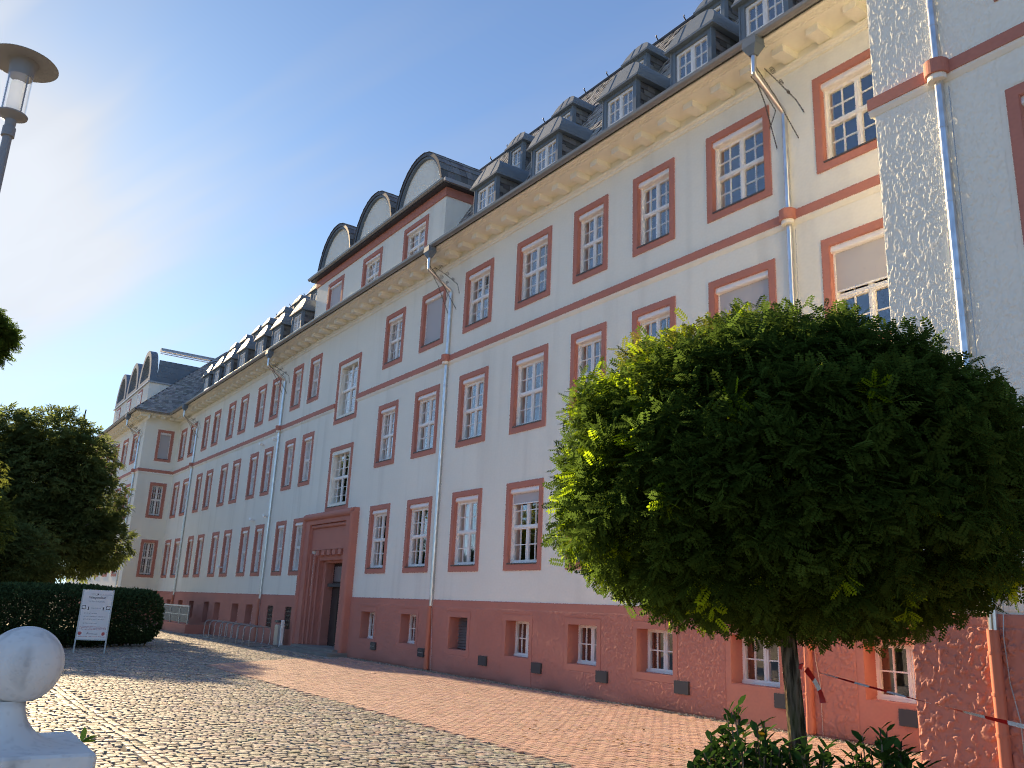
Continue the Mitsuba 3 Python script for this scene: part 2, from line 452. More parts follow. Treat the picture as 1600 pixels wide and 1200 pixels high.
def worms(X, Z, s, sz=1.0, seed=1, lo=0.52, hi=0.66):
    P = np.stack([X * s, Z * s * sz, 0 * X + 3.3], -1)
    w = np.stack([meshkit.noise(P * 0.7 + 9, seed + 5), meshkit.noise(P * 0.7 + 31, seed + 6), 0 * X], -1)
    n = meshkit.fbm(P + 1.3 * w, 2, seed)
    t = np.clip((n - lo) / (hi - lo), 0, 1)
    return t * t * (3 - 2 * t)


def plinth_h(X, Z):
    far = np.clip((-8 - X) / 14, 0, 1)
    c = worms(X, Z, 29, 0.8, 4, 0.52, 0.64) * 0.013
    f = worms(X, Z, 30, 0.9, 9) * 0.010
    fine = meshkit.noise(np.stack([X * 60, Z * 60, 0 * X], -1), 2) * 0.004
    return 0.004 + c * (1 - far) + f * far + fine


skip = []
for i, (a, b) in enumerate(BASE[:8]):
    low = 0.52 if i in (2, 3, 5, 6, 7) else 0.0
    skip.append((a - 0.13, b + 0.13, low, 1.64))
rough_sheet(-27.4, -15.0, 0.02, 1.78, PY, 0.022, skip, plinth_h, 'rough_plaster', 'red_plaster')
rough_sheet(-15.0, RX, 0.02, 1.78, PY, 0.015, skip, plinth_h, 'rough_plaster', 'red_plaster')
rough_sheet(-55.9, -32.2, 0.02, 1.78, PY, 0.06, [(a - 0.13, b + 0.13, 0.5, 1.64) for a, b in BASE[8:]], lambda X, Z: 0.003 + worms(X, Z, 12, 0.9, 9) * 0.010, 'rough_plaster', 'red_plaster')
rough_sheet(RX - 0.03, -1.6, 0.02, 1.80, WY - 0.03, 0.014, [], lambda X, Z: 0.004 + worms(X, Z, 24, 0.75, 14, 0.52, 0.63) * 0.021 + meshkit.noise(np.stack([X * 70, Z * 70, 0 * X], -1), 2) * 0.004, 'rough_plaster', 'red_plaster')
rough_sheet(RX - 0.03, -1.6, 1.80, 1.95, WY - 0.03, 0.016, [], lambda X, Z: 0.004 + worms(X, Z, 26, 0.35, 21, 0.45, 0.7) * 0.008, 'rough_plaster', 'red_plaster')
def render_h(X, Z):
    patch = 0.75 + 0.5 * meshkit.noise(np.stack([X * 1.3, Z * 0.8, 0 * X], -1), 12)
    return 0.002 + worms(X, Z, 41, 0.42, 31, 0.50, 0.61) * 0.0082 * patch + meshkit.noise(np.stack([X * 85, Z * 60, 0 * X], -1), 2) * 0.003
rough_sheet(RX, -4.42, PL + 0.02, 12.5, WY, 0.0115, [], render_h, 'rough_render', 'cream_smooth')
rough_sheet(-4.42, -1.7, PL + 0.02, 12.5, WY, 0.02, [(-4.40, -2.66, f[0] - 0.02, f[1] + 0.02) for f in FLOORS], render_h, 'rough_render', 'cream_smooth')

# smooth bands round the basement windows
for i, (a, b) in enumerate(BASE[:8]):
    low = 0.52 if i in (2, 3, 5, 6, 7) else 0.02
    p = sbox(a - 0.125, low, b + 0.125, 1.635).difference(sbox(a, BZ[0], b, BZ[1]))
    put('plaster_band', extrude_xz(p, PY - 0.012, PY + 0.001).ply('red_plaster'), B)

# -------- windows of the main front
BL = {(2, 6): 1.0, (1, 1): 1.0, (1, 0): 0.42, (0, 4): 0.14, (2, 15): 0.0}
NOBOX = {(0, 8), (0, 9), (0, 10), (0, 11), (0, 12), (0, 13), (0, 14), (0, 15), (0, 16), (0, 17)}
for fi, f in enumerate(FLOORS):
    for ci, c in enumerate(COLS):
        bl = BL.get((fi, ci), 0.0)
        lab = None
        if bl == 1.0: lab = 'window with its grey outside blind fully lowered'
        elif bl > 0.3: lab = 'window with its grey blind half lowered'
        W = c[1] - c[0]
        base = T().translate([(c[0] + c[1]) / 2, FY, f[0]])
        window(base, W, f[1] - f[0], bl, curtain=(rng.random() < 0.12 and ci > 4), label=lab, boxed=0.13)
for s in STAIR:
    window(T().translate([(s[0] + s[1]) / 2, FY, s[2]]), s[1] - s[0], s[3] - s[2], 0, box=False, cols=2, rows=3, label='tall stair window above the red portal')
for i, s in enumerate(PAV):
    window(T().translate([(s[0] + s[1]) / 2, FY, s[2]]), s[1] - s[0], s[3] - s[2], 0.93 if i == 0 else 0, boxed=0.1)
for c in RWC:
    for f in FLOORS[1:] + FLOORS[:1]:
        if c[0] > -3 and f is FLOORS[0]: pass
        window(T().translate([(c[0] + c[1]) / 2, WY, f[0]]), c[1] - c[0], f[1] - f[0], 0)
for c in LWC:
    for fi, f in enumerate(FLOORS):
        window(T().translate([(c[0] + c[1]) / 2, WY, f[0]]), c[1] - c[0], f[1] - f[0], 0)
for fi, f in enumerate(FLOORS):
    base = T().translate([LX, (EW[0] + EW[1]) / 2, f[0]]).rotate([0, 0, 1], 90)
    window(base, EW[1] - EW[0], f[1] - f[0], 1.0 if fi == 2 else 0, box=(fi == 2), label='window with lowered grey blind in the wing side wall' if fi == 2 else None)

# -------- basement windows
for i, (a, b) in enumerate(BASE):
    w, zb = b - a, (BZ[0] if i != 13 else 0.25)
    h = BZ[1] - zb
    k = sub('basement_window', B, {5: 'basement opening with horizontal louvre slats'}.get(i))
    base = T().translate([(a + b) / 2, PY + 0.3, zb])
    put('sill', MB().box(-w / 2, w / 2, -0.29, 0.0, -0.03, 0.006).ply('red_plaster'), k, base)
    if i == 5:
        for j in range(11):
            z = 0.03 + j * (h - 0.04) / 11
            put('slat', cached(('slat', q3(w)), lambda: MB().add([(-w / 2, 0, 0), (w / 2, 0, 0), (w / 2, 0.05, 0.06), (-w / 2, 0.05, 0.06), (-w / 2, 0.006, -0.006), (w / 2, 0.006, -0.006), (w / 2, 0.056, 0.054), (-w / 2, 0.056, 0.054)],
                [(0, 1, 2, 3), (7, 6, 5, 4), (0, 4, 5, 1), (1, 5, 6, 2), (2, 6, 7, 3), (3, 7, 4, 0)]).ply('gutter_zinc')), k, base @ T().translate([0, -0.02, z]))
        put('backing', MB().box(-w / 2, w / 2, 0.08, 0.1, 0, h).ply('dark_metal'), k, base)
    elif i in (8, 9):
        m = MB()
        for j in range(9): x = -w / 2 + w * (j + 0.5) / 9; m.box(x - 0.008, x + 0.008, -0.27, -0.255, 0, h)
        for j in range(1, 5): m.box(-w / 2, w / 2, -0.275, -0.27, h * j / 5 - 0.01, h * j / 5 + 0.01)
        put('grille', m.ply('wrought_iron'), k, base)
        put('frame', frame_ply(w, h, 2, 2, transom=False, sash=1), k, base); panes(k, w, h, base, False, 1)
    else:
        put('frame', frame_ply(w, h, 2, 2, transom=False), k, base)
        panes(k, w, h, base, False, 2)
        m = MB().box(-w / 2, w / 2, -0.03, 0.0, 0.0, 0.06)
        put('weather_bar', cached(('wb', q3(w)), lambda: m.ply('white_paint')), k, base)

VENTS = [(-7.66, -7.3), (-9.92, -9.57), (-12.27, -11.9), (-14.59, -14.23), (-16.93, -16.56), (-19.25, -18.88), (-22.5, -22.14), (-25.63, -25.27)]
for a, b in VENTS:
    v = put('vent_plate', MB().box(a, b, PY - 0.055, PY, 0.35, 0.585).ply('dark_metal'), B)
    if a < -22:
        m = MB()
        for j in range(4): m.box(a + 0.05 + j * 0.07, a + 0.085 + j * 0.07, PY - 0.058, PY - 0.055, 0.45, 0.48)
        put('slots', m.ply('steel'), v, kind='stuff')

# -------- rooms behind the glass
def rooms(x0, x1, y0, y1, step):
    m = MB()
    m.box(x0, x1, y1, y1 + 0.1, 0, 12.7)
    for z in (0.05, 2.3, 5.75, 9.3, 12.55): m.box(x0, x1, y0, y1, z, z + 0.12)
    x = x0
    while x < x1: m.box(x, x + 0.1, y0, y1, 0.2, 12.5); x += step
    return m
put('interior', rooms(LX + 0.1, RX + 0.3, FY + 0.42, FY + 4.5, 5.55).ply('room_grey'), B)
put('interior', rooms(-77.9, LX - 0.45, WY + 0.42, FY + 4.5, 6.1).ply('room_grey'), B)
put('interior', rooms(RX + 0.45, 4.9, WY + 0.42, FY + 4.5, 3.9).ply('room_grey'), B)

# -------- string course
SZ = (9.10, 9.28)
PIPES = [-9.2, -21.93, -36.7, -51.35]
def course(x0, x1, y, name='string_course'):
    k = put(name, MB().box(x0, x1, y - 0.07, y + 0.01, SZ[0], SZ[1]).ply('red_plaster'), B)
    put('moulding', extrude_yz(Polygon([(y + 0.01, 9.0), (y - 0.015, 9.0), (y - 0.05, 9.06), (y - 0.055, SZ[0] - 0.002), (y + 0.01, SZ[0] - 0.002)]), x0, x1).ply('cream_smooth'), k)
course(LX, -30.62, FY); course(-28.55, RX, FY)
course(RX - 0.07, 5, WY); course(-78, LX + 0.07, WY)
k = put('string_course', MB().box(LX - 0.01, LX + 0.07, WY + 0.01, FY, SZ[0], SZ[1]).ply('red_plaster'), B)
put('moulding', MB().box(LX - 0.01, LX + 0.05, WY + 0.01, FY, 9.0, SZ[0] - 0.002).ply('cream_smooth'), k)
k = put('string_course', MB().box(RX - 0.07, RX + 0.01, WY + 0.01, FY, SZ[0], SZ[1]).ply('red_plaster'), B)
put('moulding', MB().box(RX - 0.05, RX + 0.01, WY + 0.01, FY, 9.0, SZ[0] - 0.002).ply('cream_smooth'), k)

def collar(x, y):
    a = np.linspace(math.pi, 2 * math.pi, 15)
    r = [(x + 0.16 * math.cos(t), y - 0.10 + 0.15 * math.sin(t)) for t in a]
    p = Polygon([(x - 0.16, y - 0.05)] + r + [(x + 0.16, y - 0.05)])
    m = trimesh.creation.extrude_polygon(p, SZ[1] - SZ[0] + 0.03, engine='earcut')
    k = put('pipe_collar', MB().add(np.array(m.vertices) + [0, 0, SZ[0] - 0.01], m.faces).ply('red_plaster'), B)
    q = p.buffer(-0.035)
    m = trimesh.creation.extrude_polygon(q, 0.08, engine='earcut')
    put('moulding', MB().add(np.array(m.vertices) + [0, 0, SZ[0] - 0.092], m.faces).ply('cream_smooth'), k)

# -------- eaves: soffit, moulding, corbels, gutter
def eaves(x0, x1, y, ends=(0, 0)):
    prof = [(y + 0.02, WT - 0.33), (y - 0.03, WT - 0.33), (y - 0.045, WT - 0.26), (y - 0.09, WT - 0.23), (y - 0.09, WT - 0.19), (y - 0.012, WT - 0.17), (y - 0.012, WT), (y - 0.62, WT), (y - 0.62, WT + 0.02), (y - 0.66, WT + 0.02),
            (y - 0.70, WT + 0.06), (y - 0.78, WT + 0.07), (y - 0.78, WT + 0.10), (y + 0.02, WT + 0.12)]
    put('cornice', extrude_yz(Polygon(prof), x0 - ends[0], x1 + ends[1]).ply('cream_smooth'), B)

def gutter(x0, x1, y, z, r=0.085):
    a = np.linspace(math.pi, 2 * math.pi, 11); m = MB()
    o = [(y + r * math.cos(t), z + r * math.sin(t)) for t in a]; i = [(y + (r - 0.006) * math.cos(t), z + (r - 0.006) * math.sin(t)) for t in a[::-1]]
    m.add(*extrude_yz(Polygon(o + i), x0, x1).get())
    m.tube([(x0, y - r, z + 0.004), (x1, y - r, z + 0.004)], 0.012, 8)
    x = x0 + 0.4
    while x < x1:
        m.add(*extrude_yz(Polygon([(y + (r + .004) * math.cos(t), z + (r + .004) * math.sin(t)) for t in a] + [(y + (r - .003) * math.cos(t), z + (r - .003) * math.sin(t)) for t in a[::-1]]), x, x + 0.03).get()); x += 0.8
    return put('gutter', m.ply('gutter_zinc', 40), B)

corb = MB().box(-0.13, 0.13, -0.48, 0.0, 0, 0.155).ply('cream_smooth')
def corbels(x0, x1, y, s=0.79):
    n = int((x1 - x0) / s)
    for i in range(n + 1): put('corbel', corb, B, T().translate([x1 - i * s, y, WT - 0.157]))

GY = FY - 0.93
eaves(LX, RX, FY); corbels(LX + 0.3, -6.62, FY)
gutter(-54.9, RX, GY, EAVE)
eaves(-78, LX, WY, (0, 0.78)); corbels(-77, LX + 0.35, WY)
gutter(-78, -54.9, WY - 0.93, EAVE)
eaves(RX, 5, WY, (0.78, 0)); corbels(RX - 0.4, 5, WY); gutter(RX - 1.0, 5, WY - 0.93, EAVE)
# side eaves of the wings
for xs, sg in ((LX, 1), (RX, -1)):
    put('cornice', MB().box(min(xs, xs + sg * 0.78), max(xs, xs + sg * 0.78), WY - 0.78, FY - 0.781, WT, WT + 0.1).ply('cream_smooth'), B)
    for yy in (10.75, 11.3, 11.85):
        put('corbel', corb, B, T().translate([xs, yy, WT - 0.157]).rotate([0, 0, 1], 90 if sg > 0 else -90))
    m = MB(); a = np.linspace(math.pi, 2 * math.pi, 9)
    o = [(0.085 * math.cos(t), EAVE + 0.085 * math.sin(t)) for t in a]; i_ = [(0.079 * math.cos(t), EAVE + 0.079 * math.sin(t)) for t in a[::-1]]
    g = extrude_xz(Polygon(o + i_), WY - 1.0, GY); v, f = g.get(); v[:, 0] += xs + sg * 0.93
    put('gutter', mikit.ply((v, f), 'gutter_zinc', smooth=40), B)

# -------- roofs
RP = [(11.52, 12.73), (12.3, 13.12), (12.9, 14.02), (15.2, 18.05), (20.0, 18.8), (27.0, 12.73)]
def extr_roof(prof, x0, x1): return extrude_yz(Polygon(prof), x0, x1)
put('roof', extr_roof(RP, -56.5, RX + 0.5).ply('dark_slate'), B)
hull = trimesh.convex.convex_hull(np.array([(-54.9, 9.4, 12.73), (-54.9, 20, 12.73), (-78, 9.4, 12.73), (-78, 20, 12.73), (-57.6, 15.2, 18.2), (-57.6, 20, 18.2), (-78, 15.2, 18.2), (-78, 20, 18.2)]))
put('wing_roof', mikit.ply(hull, 'dark_slate'), B)
hull = trimesh.convex.convex_hull(np.array([(-50.1, 15.1, 17.9), (-50.1, 15.75, 18.75), (-50.1, 22, 18.75), (-78, 15.1, 17.9), (-78, 15.75, 18.75), (-78, 22, 18.75)]))
put('ridge_block', mikit.ply(hull, 'dark_slate'), B)
hull = trimesh.convex.convex_hull(np.array([(RX - 1, 9.5, 12.73), (5, 9.5, 12.73), (RX - 1, 20, 12.73), (5, 20, 12.73), (RX + 1.2, 15.2, 18.2), (5, 15.2, 18.2), (RX + 1.2, 20, 18.2), (5, 20, 18.2)]))
put('wing_roof', mikit.ply(hull, 'dark_slate'), B)


def slates(P0, P1, Q0, Q1, normal, cw=0.24, ch=0.17, seed=3, inside=None):
    """Courses of slates on the quad P0-P1 (foot) to Q0-Q1 (top)."""
    r = np.random.default_rng(seed)
    P0, P1, Q0, Q1, N = (np.asarray(a, float) for a in (P0, P1, Q0, Q1, normal))
    L, Hh = np.linalg.norm(P1 - P0), np.linalg.norm(Q0 - P0)
    nr, nc = max(1, int(Hh / ch)), int(L / cw)
    V, C = [], []
    for i in range(nr):
        b, t = i / nr, min(1.0, (i + 1.25) / nr)
        off = (i % 2) * 0.5
        u0 = (np.arange(nc) + off) / nc + 0.004 * r.normal(size=nc) * 0.3; u1 = u0 + 0.985 / nc
        u0, u1 = np.clip(u0, 0, 1), np.clip(u1, 0, 1)
        up = lambda u, s: (P0 + (P1 - P0) * u[:, None]) * (1 - s[:, None]) + (Q0 + (Q1 - Q0) * u[:, None]) * s[:, None]
        jb = b - r.uniform(0, 0.1, nc) / nr
        a = up(u0, jb) + N * 0.022; c = up(u1, jb) + N * (0.022 + r.uniform(0, .006, nc))[:, None]
        d = up(u1, np.full(nc, t)) + N * 0.004; e = up(u0, np.full(nc, t)) + N * 0.004
        a2 = up(u0, jb) + N * 0.002; c2 = up(u1, jb) + N * 0.002
        V.append(np.stack([a, c, d, e, a2, c2], 1))
        g = r.uniform(0.6, 1.35, nc)[:, None]
        C.append(np.repeat((np.array([0.30, 0.295, 0.28]) * g * np.array([1, 1, 1.0]) + r.normal(0, .006, (nc, 3)))[:, None], 6, 1))
    V, C = np.concatenate(V), np.concatenate(C)
    if inside is not None:
        ok = inside(V.mean(1)); V, C = V[ok], C[ok]
    n = len(V); o = np.arange(n)[:, None, None] * 6
    f = (o + np.array([[0, 1, 2], [0, 2, 3], [4, 5, 1], [4, 1, 0]])[None]).reshape(-1, 3)
    return V.reshape(-1, 3), f, np.clip(C.reshape(-1, 3), 0.01, 1)


def nrm(a, b):
    d = np.array([b[0] - a[0], b[1] - a[1]]); d /= np.linalg.norm(d); return np.array([0, -d[1], d[0]])

VV, FF, CC, off = [], [], [], 0
for i in range(3):
    a, b = RP[i], RP[i + 1]
    v, f, c = slates((-55.5, *a), (RX - 0.2, *a), (-55.5, *b), (RX - 0.2, *b), nrm(a, b), seed=i)
    VV.append(v); FF.append(f + off); CC.append(c); off += len(v)
v, f, c = slates((-54.9, 9.4, 12.73), (-54.9, 14, 12.73), (-57.6, 15.2, 18.2), (-57.6, 15.3, 18.2), np.array([0.897, 0, 0.443]), seed=9)
VV.append(v); FF.append(f + off); CC.append(c); off += len(v)
v, f, c = slates((-78, 9.4, 12.73), (-54.9, 9.4, 12.73), (-78, 15.2, 18.2), (-57.6, 15.2, 18.2), nrm((9.4, 12.73), (15.2, 18.2)), seed=10)
VV.append(v); FF.append(f + off); CC.append(c); off += len(v)
v, f, c = slates((-78, 15.1, 17.9), (-50.1, 15.1, 17.9), (-78, 15.75, 18.75), (-50.1, 15.75, 18.75), nrm((15.1, 17.9), (15.75, 18.75)), seed=11)
VV.append(v); FF.append(f + off); CC.append(c); off += len(v)
put('roof_slate', mikit.ply((np.vstack(VV), np.vstack(FF)), 'slate', color=np.vstack(CC)), B, kind='stuff')
put('ridge_cap', MB().tube([(-50.1, 15.2, 18.06), (RX + 0.5, 15.2, 18.06)], 0.07, 8).ply('dark_metal', 40), B)
m = MB()
for x in np.arange(-49.5, RX, 1.1): m.tube([(x, 15.1, 18.04), (x, 15.02, 18.12), (x + 0.04, 15.0, 18.14)], 0.02, 6)
for x in np.arange(-55, RX, 0.9): m.tube([(x, 12.15, 13.05), (x, 12.1, 13.2)], 0.012, 6)
put('roof_hook', m.ply('dark_metal'), B, kind='stuff')


# -------- dormers
def roof_y(z):
    for i in range(4):
        a, b = RP[i], RP[i + 1]
        if a[1] <= z <= b[1]: return a[0] + (b[0] - a[0]) * (z - a[1]) / (b[1] - a[1])
    return 16.0


def dormer(xc, yf, z0, ze, w, hw, rise, sash):
    """Front at yf from z0 to the hood's eave ze, wall width w, hood half width hw and rise."""
    k = sub('dormer', B)
    h = ze - z0
    pw = 0.13
    m = MB()
    for s in (-1, 1):
        a, b = sorted((xc + s * w / 2, xc + s * (w / 2 - pw)))
        m.box(a, b, yf, yf + 0.12, z0, ze)
        c, d = sorted((xc + s * w / 2 * 1.0, xc + s * (w / 2 - 0.03))); m.box(c, d, yf - 0.02, yf, z0, ze)
    m.box(xc - w / 2 + pw, xc + w / 2 - pw, yf + 0.005, yf + 0.12, ze - 0.1, ze)
    m.box(xc - w / 2 + pw, xc + w / 2 - pw, yf - 0.02, yf + 0.12, z0 - 0.05, z0 + 0.06)
    put('post', m.ply('zinc'), k)
    yb = roof_y(ze) + 0.15
    for s in (-1, 1):
        x = xc + s * (w / 2 - 0.02)
        p = Polygon([(yf + 0.121, z0 - 0.3), (yf + 0.121, ze), (yb, ze), (roof_y(z0) if z0 > 13 else yf + 0.3, z0 - 0.3)])
        c = put('cheek', extrude_yz(p, min(x, x - s * 0.05), max(x, x - s * 0.05)).ply('dark_slate'), k)
        rr = np.random.default_rng(int(abs(xc) * 100) + s)
        v, f, cc = slates((x, yf + 0.13, z0 - 0.25), (x, yb, z0 - 0.25), (x, yf + 0.13, ze - 0.03), (x, yb, ze - 0.03), np.array([s, 0, 0.0]), cw=0.2, ch=0.15, seed=int(abs(xc) * 7),
                          inside=lambda q: np.array([y < roof_y(min(18, max(12.8, z))) + 0.1 for x_, y, z in q]))
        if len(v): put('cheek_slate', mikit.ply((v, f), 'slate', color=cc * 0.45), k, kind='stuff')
    # hood: vault whose front leans back
    n = 17; t = np.linspace(0, math.pi, n)
    px, pz = hw * np.cos(t), rise * np.sin(t) ** 0.85
    m = MB()
    yfh = yf - 0.09
    zt = ze + pz
    front = np.stack([xc + px, yfh + 0.42 * pz, zt + 0.05], -1)
    back = np.stack([xc + px, np.array([max(roof_y(min(z, 18)) + 0.35, y + .05) for z, y in zip(zt, front[:, 1])]), zt + 0.05], -1)
    mid = np.stack([xc + px * 0.999, front[:, 1] + 0.03, zt + 0.058], -1)
    v = np.vstack([front, mid, back]); f = []
    for j in range(2):
        for i in range(n - 1): f.append((j * n + i, j * n + i + 1, (j + 1) * n + i + 1, (j + 1) * n + i))
    m.add(v, f)
    c = len(front); fc = np.vstack([front, [[xc, yfh, ze + 0.05]]])
    m.add(fc, [(c, i + 1, i) for i in range(n - 1)])
    m.box(xc - hw - 0.02, xc + hw + 0.02, yfh - 0.02, yf + 0.15, ze - 0.005, ze + 0.05)
    for s in (-1, 1):
        a, b = sorted((xc + s * (hw + 0.02), xc + s * (w / 2 - 0.05))); m.box(a, b, yf + 0.15, yb + 0.15, ze - 0.005, ze + 0.05)
    hd = put('hood', m.ply('zinc', 35), k)
    for q in ((-0.28, 0.28) if hw > 0.6 else (-0.2, 0.16)):
        X = q * hw / 0.6
        zz = ze + 0.05 + rise * max(0.05, math.sqrt(max(0, 1 - (X / hw) ** 2))) ** 0.85
        s_ = MB().add([(xc + X - 0.012, yfh - 0.012, ze + 0.05), (xc + X + 0.012, yfh - 0.012, ze + 0.05), (xc + X + 0.012, yfh - 0.012 + 0.42 * (zz - ze - .05), zz), (xc + X - 0.012, yfh - 0.012 + 0.42 * (zz - ze - .05), zz),
                (xc + X - 0.012, yfh + 0.03, ze + 0.05), (xc + X + 0.012, yfh + 0.03, ze + 0.05), (xc + X + 0.012, yfh + 0.03 + 0.42 * (zz - ze - .05), zz), (xc + X - 0.012, yfh + 0.03 + 0.42 * (zz - ze - .05), zz)],
               [(0, 1, 2, 3), (7, 6, 5, 4), (0, 4, 5, 1), (1, 5, 6, 2), (2, 6, 7, 3), (3, 7, 4, 0)])
        put('hood_seam', s_.ply('zinc'), k)
    ww, wh = w - 2 * pw, h - 0.16
    base = T().translate([xc, yf + 0.05, z0 + 0.06])
    put('frame', frame_ply(ww, wh, 2, 2 if sash == 1 else 3, transom=False, sash=sash), k, base)
    panes(k, ww, wh, base, False, sash)
    put('backing', MB().box(xc - ww / 2, xc + ww / 2, yf + 0.22, yf + 0.24, z0 + 0.02, ze - 0.1).ply('room_grey'), k)


for xc in (-9.3, -11.27, -13.62, -16.63, -19.6, -34.95, -37.55, -39.9, -42.7, -45.1, -47.2, -49.3):
    dormer(xc, 12.05, 12.95, 14.14, 1.22, 0.71, 0.68, 2)
for xc in (-9.0, -11.85, -14.5, -17.6, -20.1, -36.9, -39.15, -41.4, -43.7, -45.4, -47.6, -49.6):
    dormer(xc, 13.42, 14.9, 16.12, 0.80, 0.49, 0.40, 1)

# -------- central attic block with three barrel gables
pf = sbox(-34.03, 12.75, -22.8, 15.3).difference(unary_union([sbox(*[opening(*s)[i] for i in (0, 2, 1, 3)]) for s in PAV]))
put('attic_wall', extrude_xz(pf, FY, FY + 0.35).box(-34.03, -33.7, FY + 0.35, 15, 12.9, 15.3).box(-23.13, -22.8, FY + 0.35, 15, 12.9, 15.3).ply('cream_stucco'), B)
put('attic_band', MB().box(-34.08, -22.75, FY - 0.05, 15, 15.14, 15.45).ply('red_plaster'), B)
put('attic_interior', MB().box(-33.6, -23.2, FY + 1.8, FY + 1.9, 12.9, 15.1).ply('room_grey'), B)
put('attic_cornice', MB().box(-34.3, -22.53, FY - 0.25, 15, 15.45, 15.52).ply('dark_metal'), B)
gutter(-34.35, -22.48, FY - 0.30, 15.56, 0.08)
m = MB(); m.box(-22.53, -22.42, FY - 0.3, 15.1, 15.47, 15.60)
put('gutter', m.ply('gutter_zinc'), B)


def barrel(xc, r, h, zb, yf, yb, name='barrel_roof'):
    n = 25; t = np.linspace(0, math.pi, n)
    o = np.stack([xc + r * np.cos(t), zb + h * np.sin(t)], -1); i = np.stack([xc + (r - 0.12) * np.cos(t), zb + (h - 0.12) * np.sin(t)], -1)
    k = sub('barrel_gable', B)
    put('roof_shell', extrude_xz(Polygon(np.vstack([o, i[::-1]])), yf, yb).ply('dark_slate', 30), k)
    put('gable_wall', extrude_xz(Polygon(i), yf + 0.16, yf + 0.4).ply('cream_stucco'), k)
    i2 = np.stack([xc + (r - 0.20) * np.cos(t), zb + (h - 0.20) * np.sin(t)], -1)
    put('verge', extrude_xz(Polygon(np.vstack([i, i2[::-1]])), yf + 0.05, yf + 0.16).ply('zinc', 30), k)
    # slates laid over the shell
    VV, FF, CC, off = [], [], [], 0
    rr = 16; tt = np.linspace(0.02, math.pi - 0.02, rr + 1)
    for j in range(rr):
        a, b = tt[j], tt[j + 1]
        if (a + b) / 2 > math.pi / 2: a, b = b, a
        A = (xc + (r + .01) * math.cos(a), zb + (h + .01) * math.sin(a)); Bq = (xc + (r + .01) * math.cos(b), zb + (h + .01) * math.sin(b))
        N = np.array([math.cos((a + b) / 2) / r, 0, math.sin((a + b) / 2) / h]); N /= np.linalg.norm(N)
        v, f, c = slates((A[0], yf - 0.03, A[1]), (A[0], yb, A[1]), (Bq[0], yf - 0.03, Bq[1]), (Bq[0], yb, Bq[1]), N, cw=0.26, ch=0.3, seed=j)
        VV.append(v); FF.append(f + off); CC.append(c * 0.5); off += len(v)
    put('barrel_slate', mikit.ply((np.vstack(VV), np.vstack(FF)), 'slate', color=np.vstack(CC)), k, kind='stuff')
for xc in (-32.2, -28.5, -24.75): barrel(xc, 1.74, 1.98, 15.5, FY - 0.1, 15.6)

# -------- left wing attic with open zinc arches
put('attic_wall', MB().box(-68.5, -57.05, WY, 15.5, 12.9, 15.0).ply('cream_stucco'), B)
for c in ((-60.1, -58.75), (-63.7, -62.35), (-67.4, -66.0)):
    k = sub('attic_window', B)
    W = c[1] - c[0]
    put('surround', surround_ply(W, 1.75), k, T().translate([sum(c) / 2, WY, 13.1]))
    put('frame', frame_ply(W - 0.3, 1.4, 2, 2, transom=False), k, T().translate([sum(c) / 2, WY - 0.04, 13.3]))
put('attic_cornice', MB().box(-68.6, -56.95, WY - 0.1, 15.5, 15.0, 15.09).ply('gutter_zinc'), B)
for xc in (-66.75, -62.8, -58.85):
    n = 21; t = np.linspace(0, math.pi, n)
    o = [(xc + 1.8 * math.cos(a), 15.09 + 2.4 * math.sin(a)) for a in t]; i = [(xc + 1.28 * math.cos(a), 15.42 + 1.72 * math.sin(a)) for a in t[::-1]]
    k = sub('zinc_arch', B)
    ring = Polygon(o).difference(Polygon([(xc + 1.28 * math.cos(a), 15.42 + 1.72 * math.sin(a)) for a in t]))
    put('arch_frame', extrude_xz(ring, WY - 0.02, WY + 0.42).ply('zinc', 30), k)
    for z in (15.75, 16.05, 16.35): put('rail', MB().tube([(xc - 1.3, WY + 0.3, z), (xc + 1.3, WY + 0.3, z)], 0.025, 6).ply('steel'), k)
    put('pane', MB().add([(xc - 1.28, WY + 0.2, 15.42), (xc, WY + 0.2, 15.42), (xc, WY + 0.2, 17.1), (xc - 0.9, WY + 0.2, 16.6)], [(0, 1, 2, 3)]).ply('glass'), k)
k = sub('side_cladding', B)
for j in range(4):
    z = 15.1 + j * 0.37
    put('panel', MB().box(-57.10, -57.03 + 0.004 * (j % 2), WY + 0.42, 15.6, z, z + 0.36).ply('zinc'), k)
put('beam', MB().box(-57.5, -57.1, WY + 0.42, 15.6, 17.25, 17.42).ply('gutter_zinc'), k)
for j in range(3): put('rail', MB().tube([(-57.05, WY + 0.4, 17.02 + j * 0.11), (-57.05, 15.8, 17.02 + j * 0.11)], 0.035, 8).ply('galvanised'), k)
put('chimney', MB().box(-57.5, -55.5, 15.6, 17, 17.6, 18.6).ply('zinc'), B)

# -------- rain pipes
def scrolls(x, y0, z0, y1, z1):
    m = MB()
    for s in (-0.16, 0.16):
        m.tube([(x + s * 0.3, y0, z0), (x + s * 0.8, (y0 + y1) / 2 - 0.02, (z0 + z1) / 2 - 0.22), (x + s * 1.6, y1 + 0.02, z1 - 0.75)], 0.011, 6)
        m.tube([(x + s, y0 + 0.1, z0 - 0.05), (x + s * 1.1, (y0 + y1) / 2, (z0 + z1) / 2 + 0.1), (x + s * 1.5, y1, z1 + 0.12), (x + s * 2.6, y1 - 0.01, z1 - 0.25)], 0.010, 6)
        for cy, r in ((0.35, 0.09), (0.62, 0.07), (0.85, 0.055)):
            yy, zz = y0 + (y1 - y0) * cy, z0 + (z1 - z0) * cy + 0.18
            a = np.linspace(0, 3.6 * math.pi, 26); rr = r * (1 - a / (4.4 * math.pi))
            m.tube(np.stack([np.full(26, x + s * 1.1), yy + rr * np.cos(a), zz + rr * np.sin(a)], -1), 0.007, 5, False)
    return m

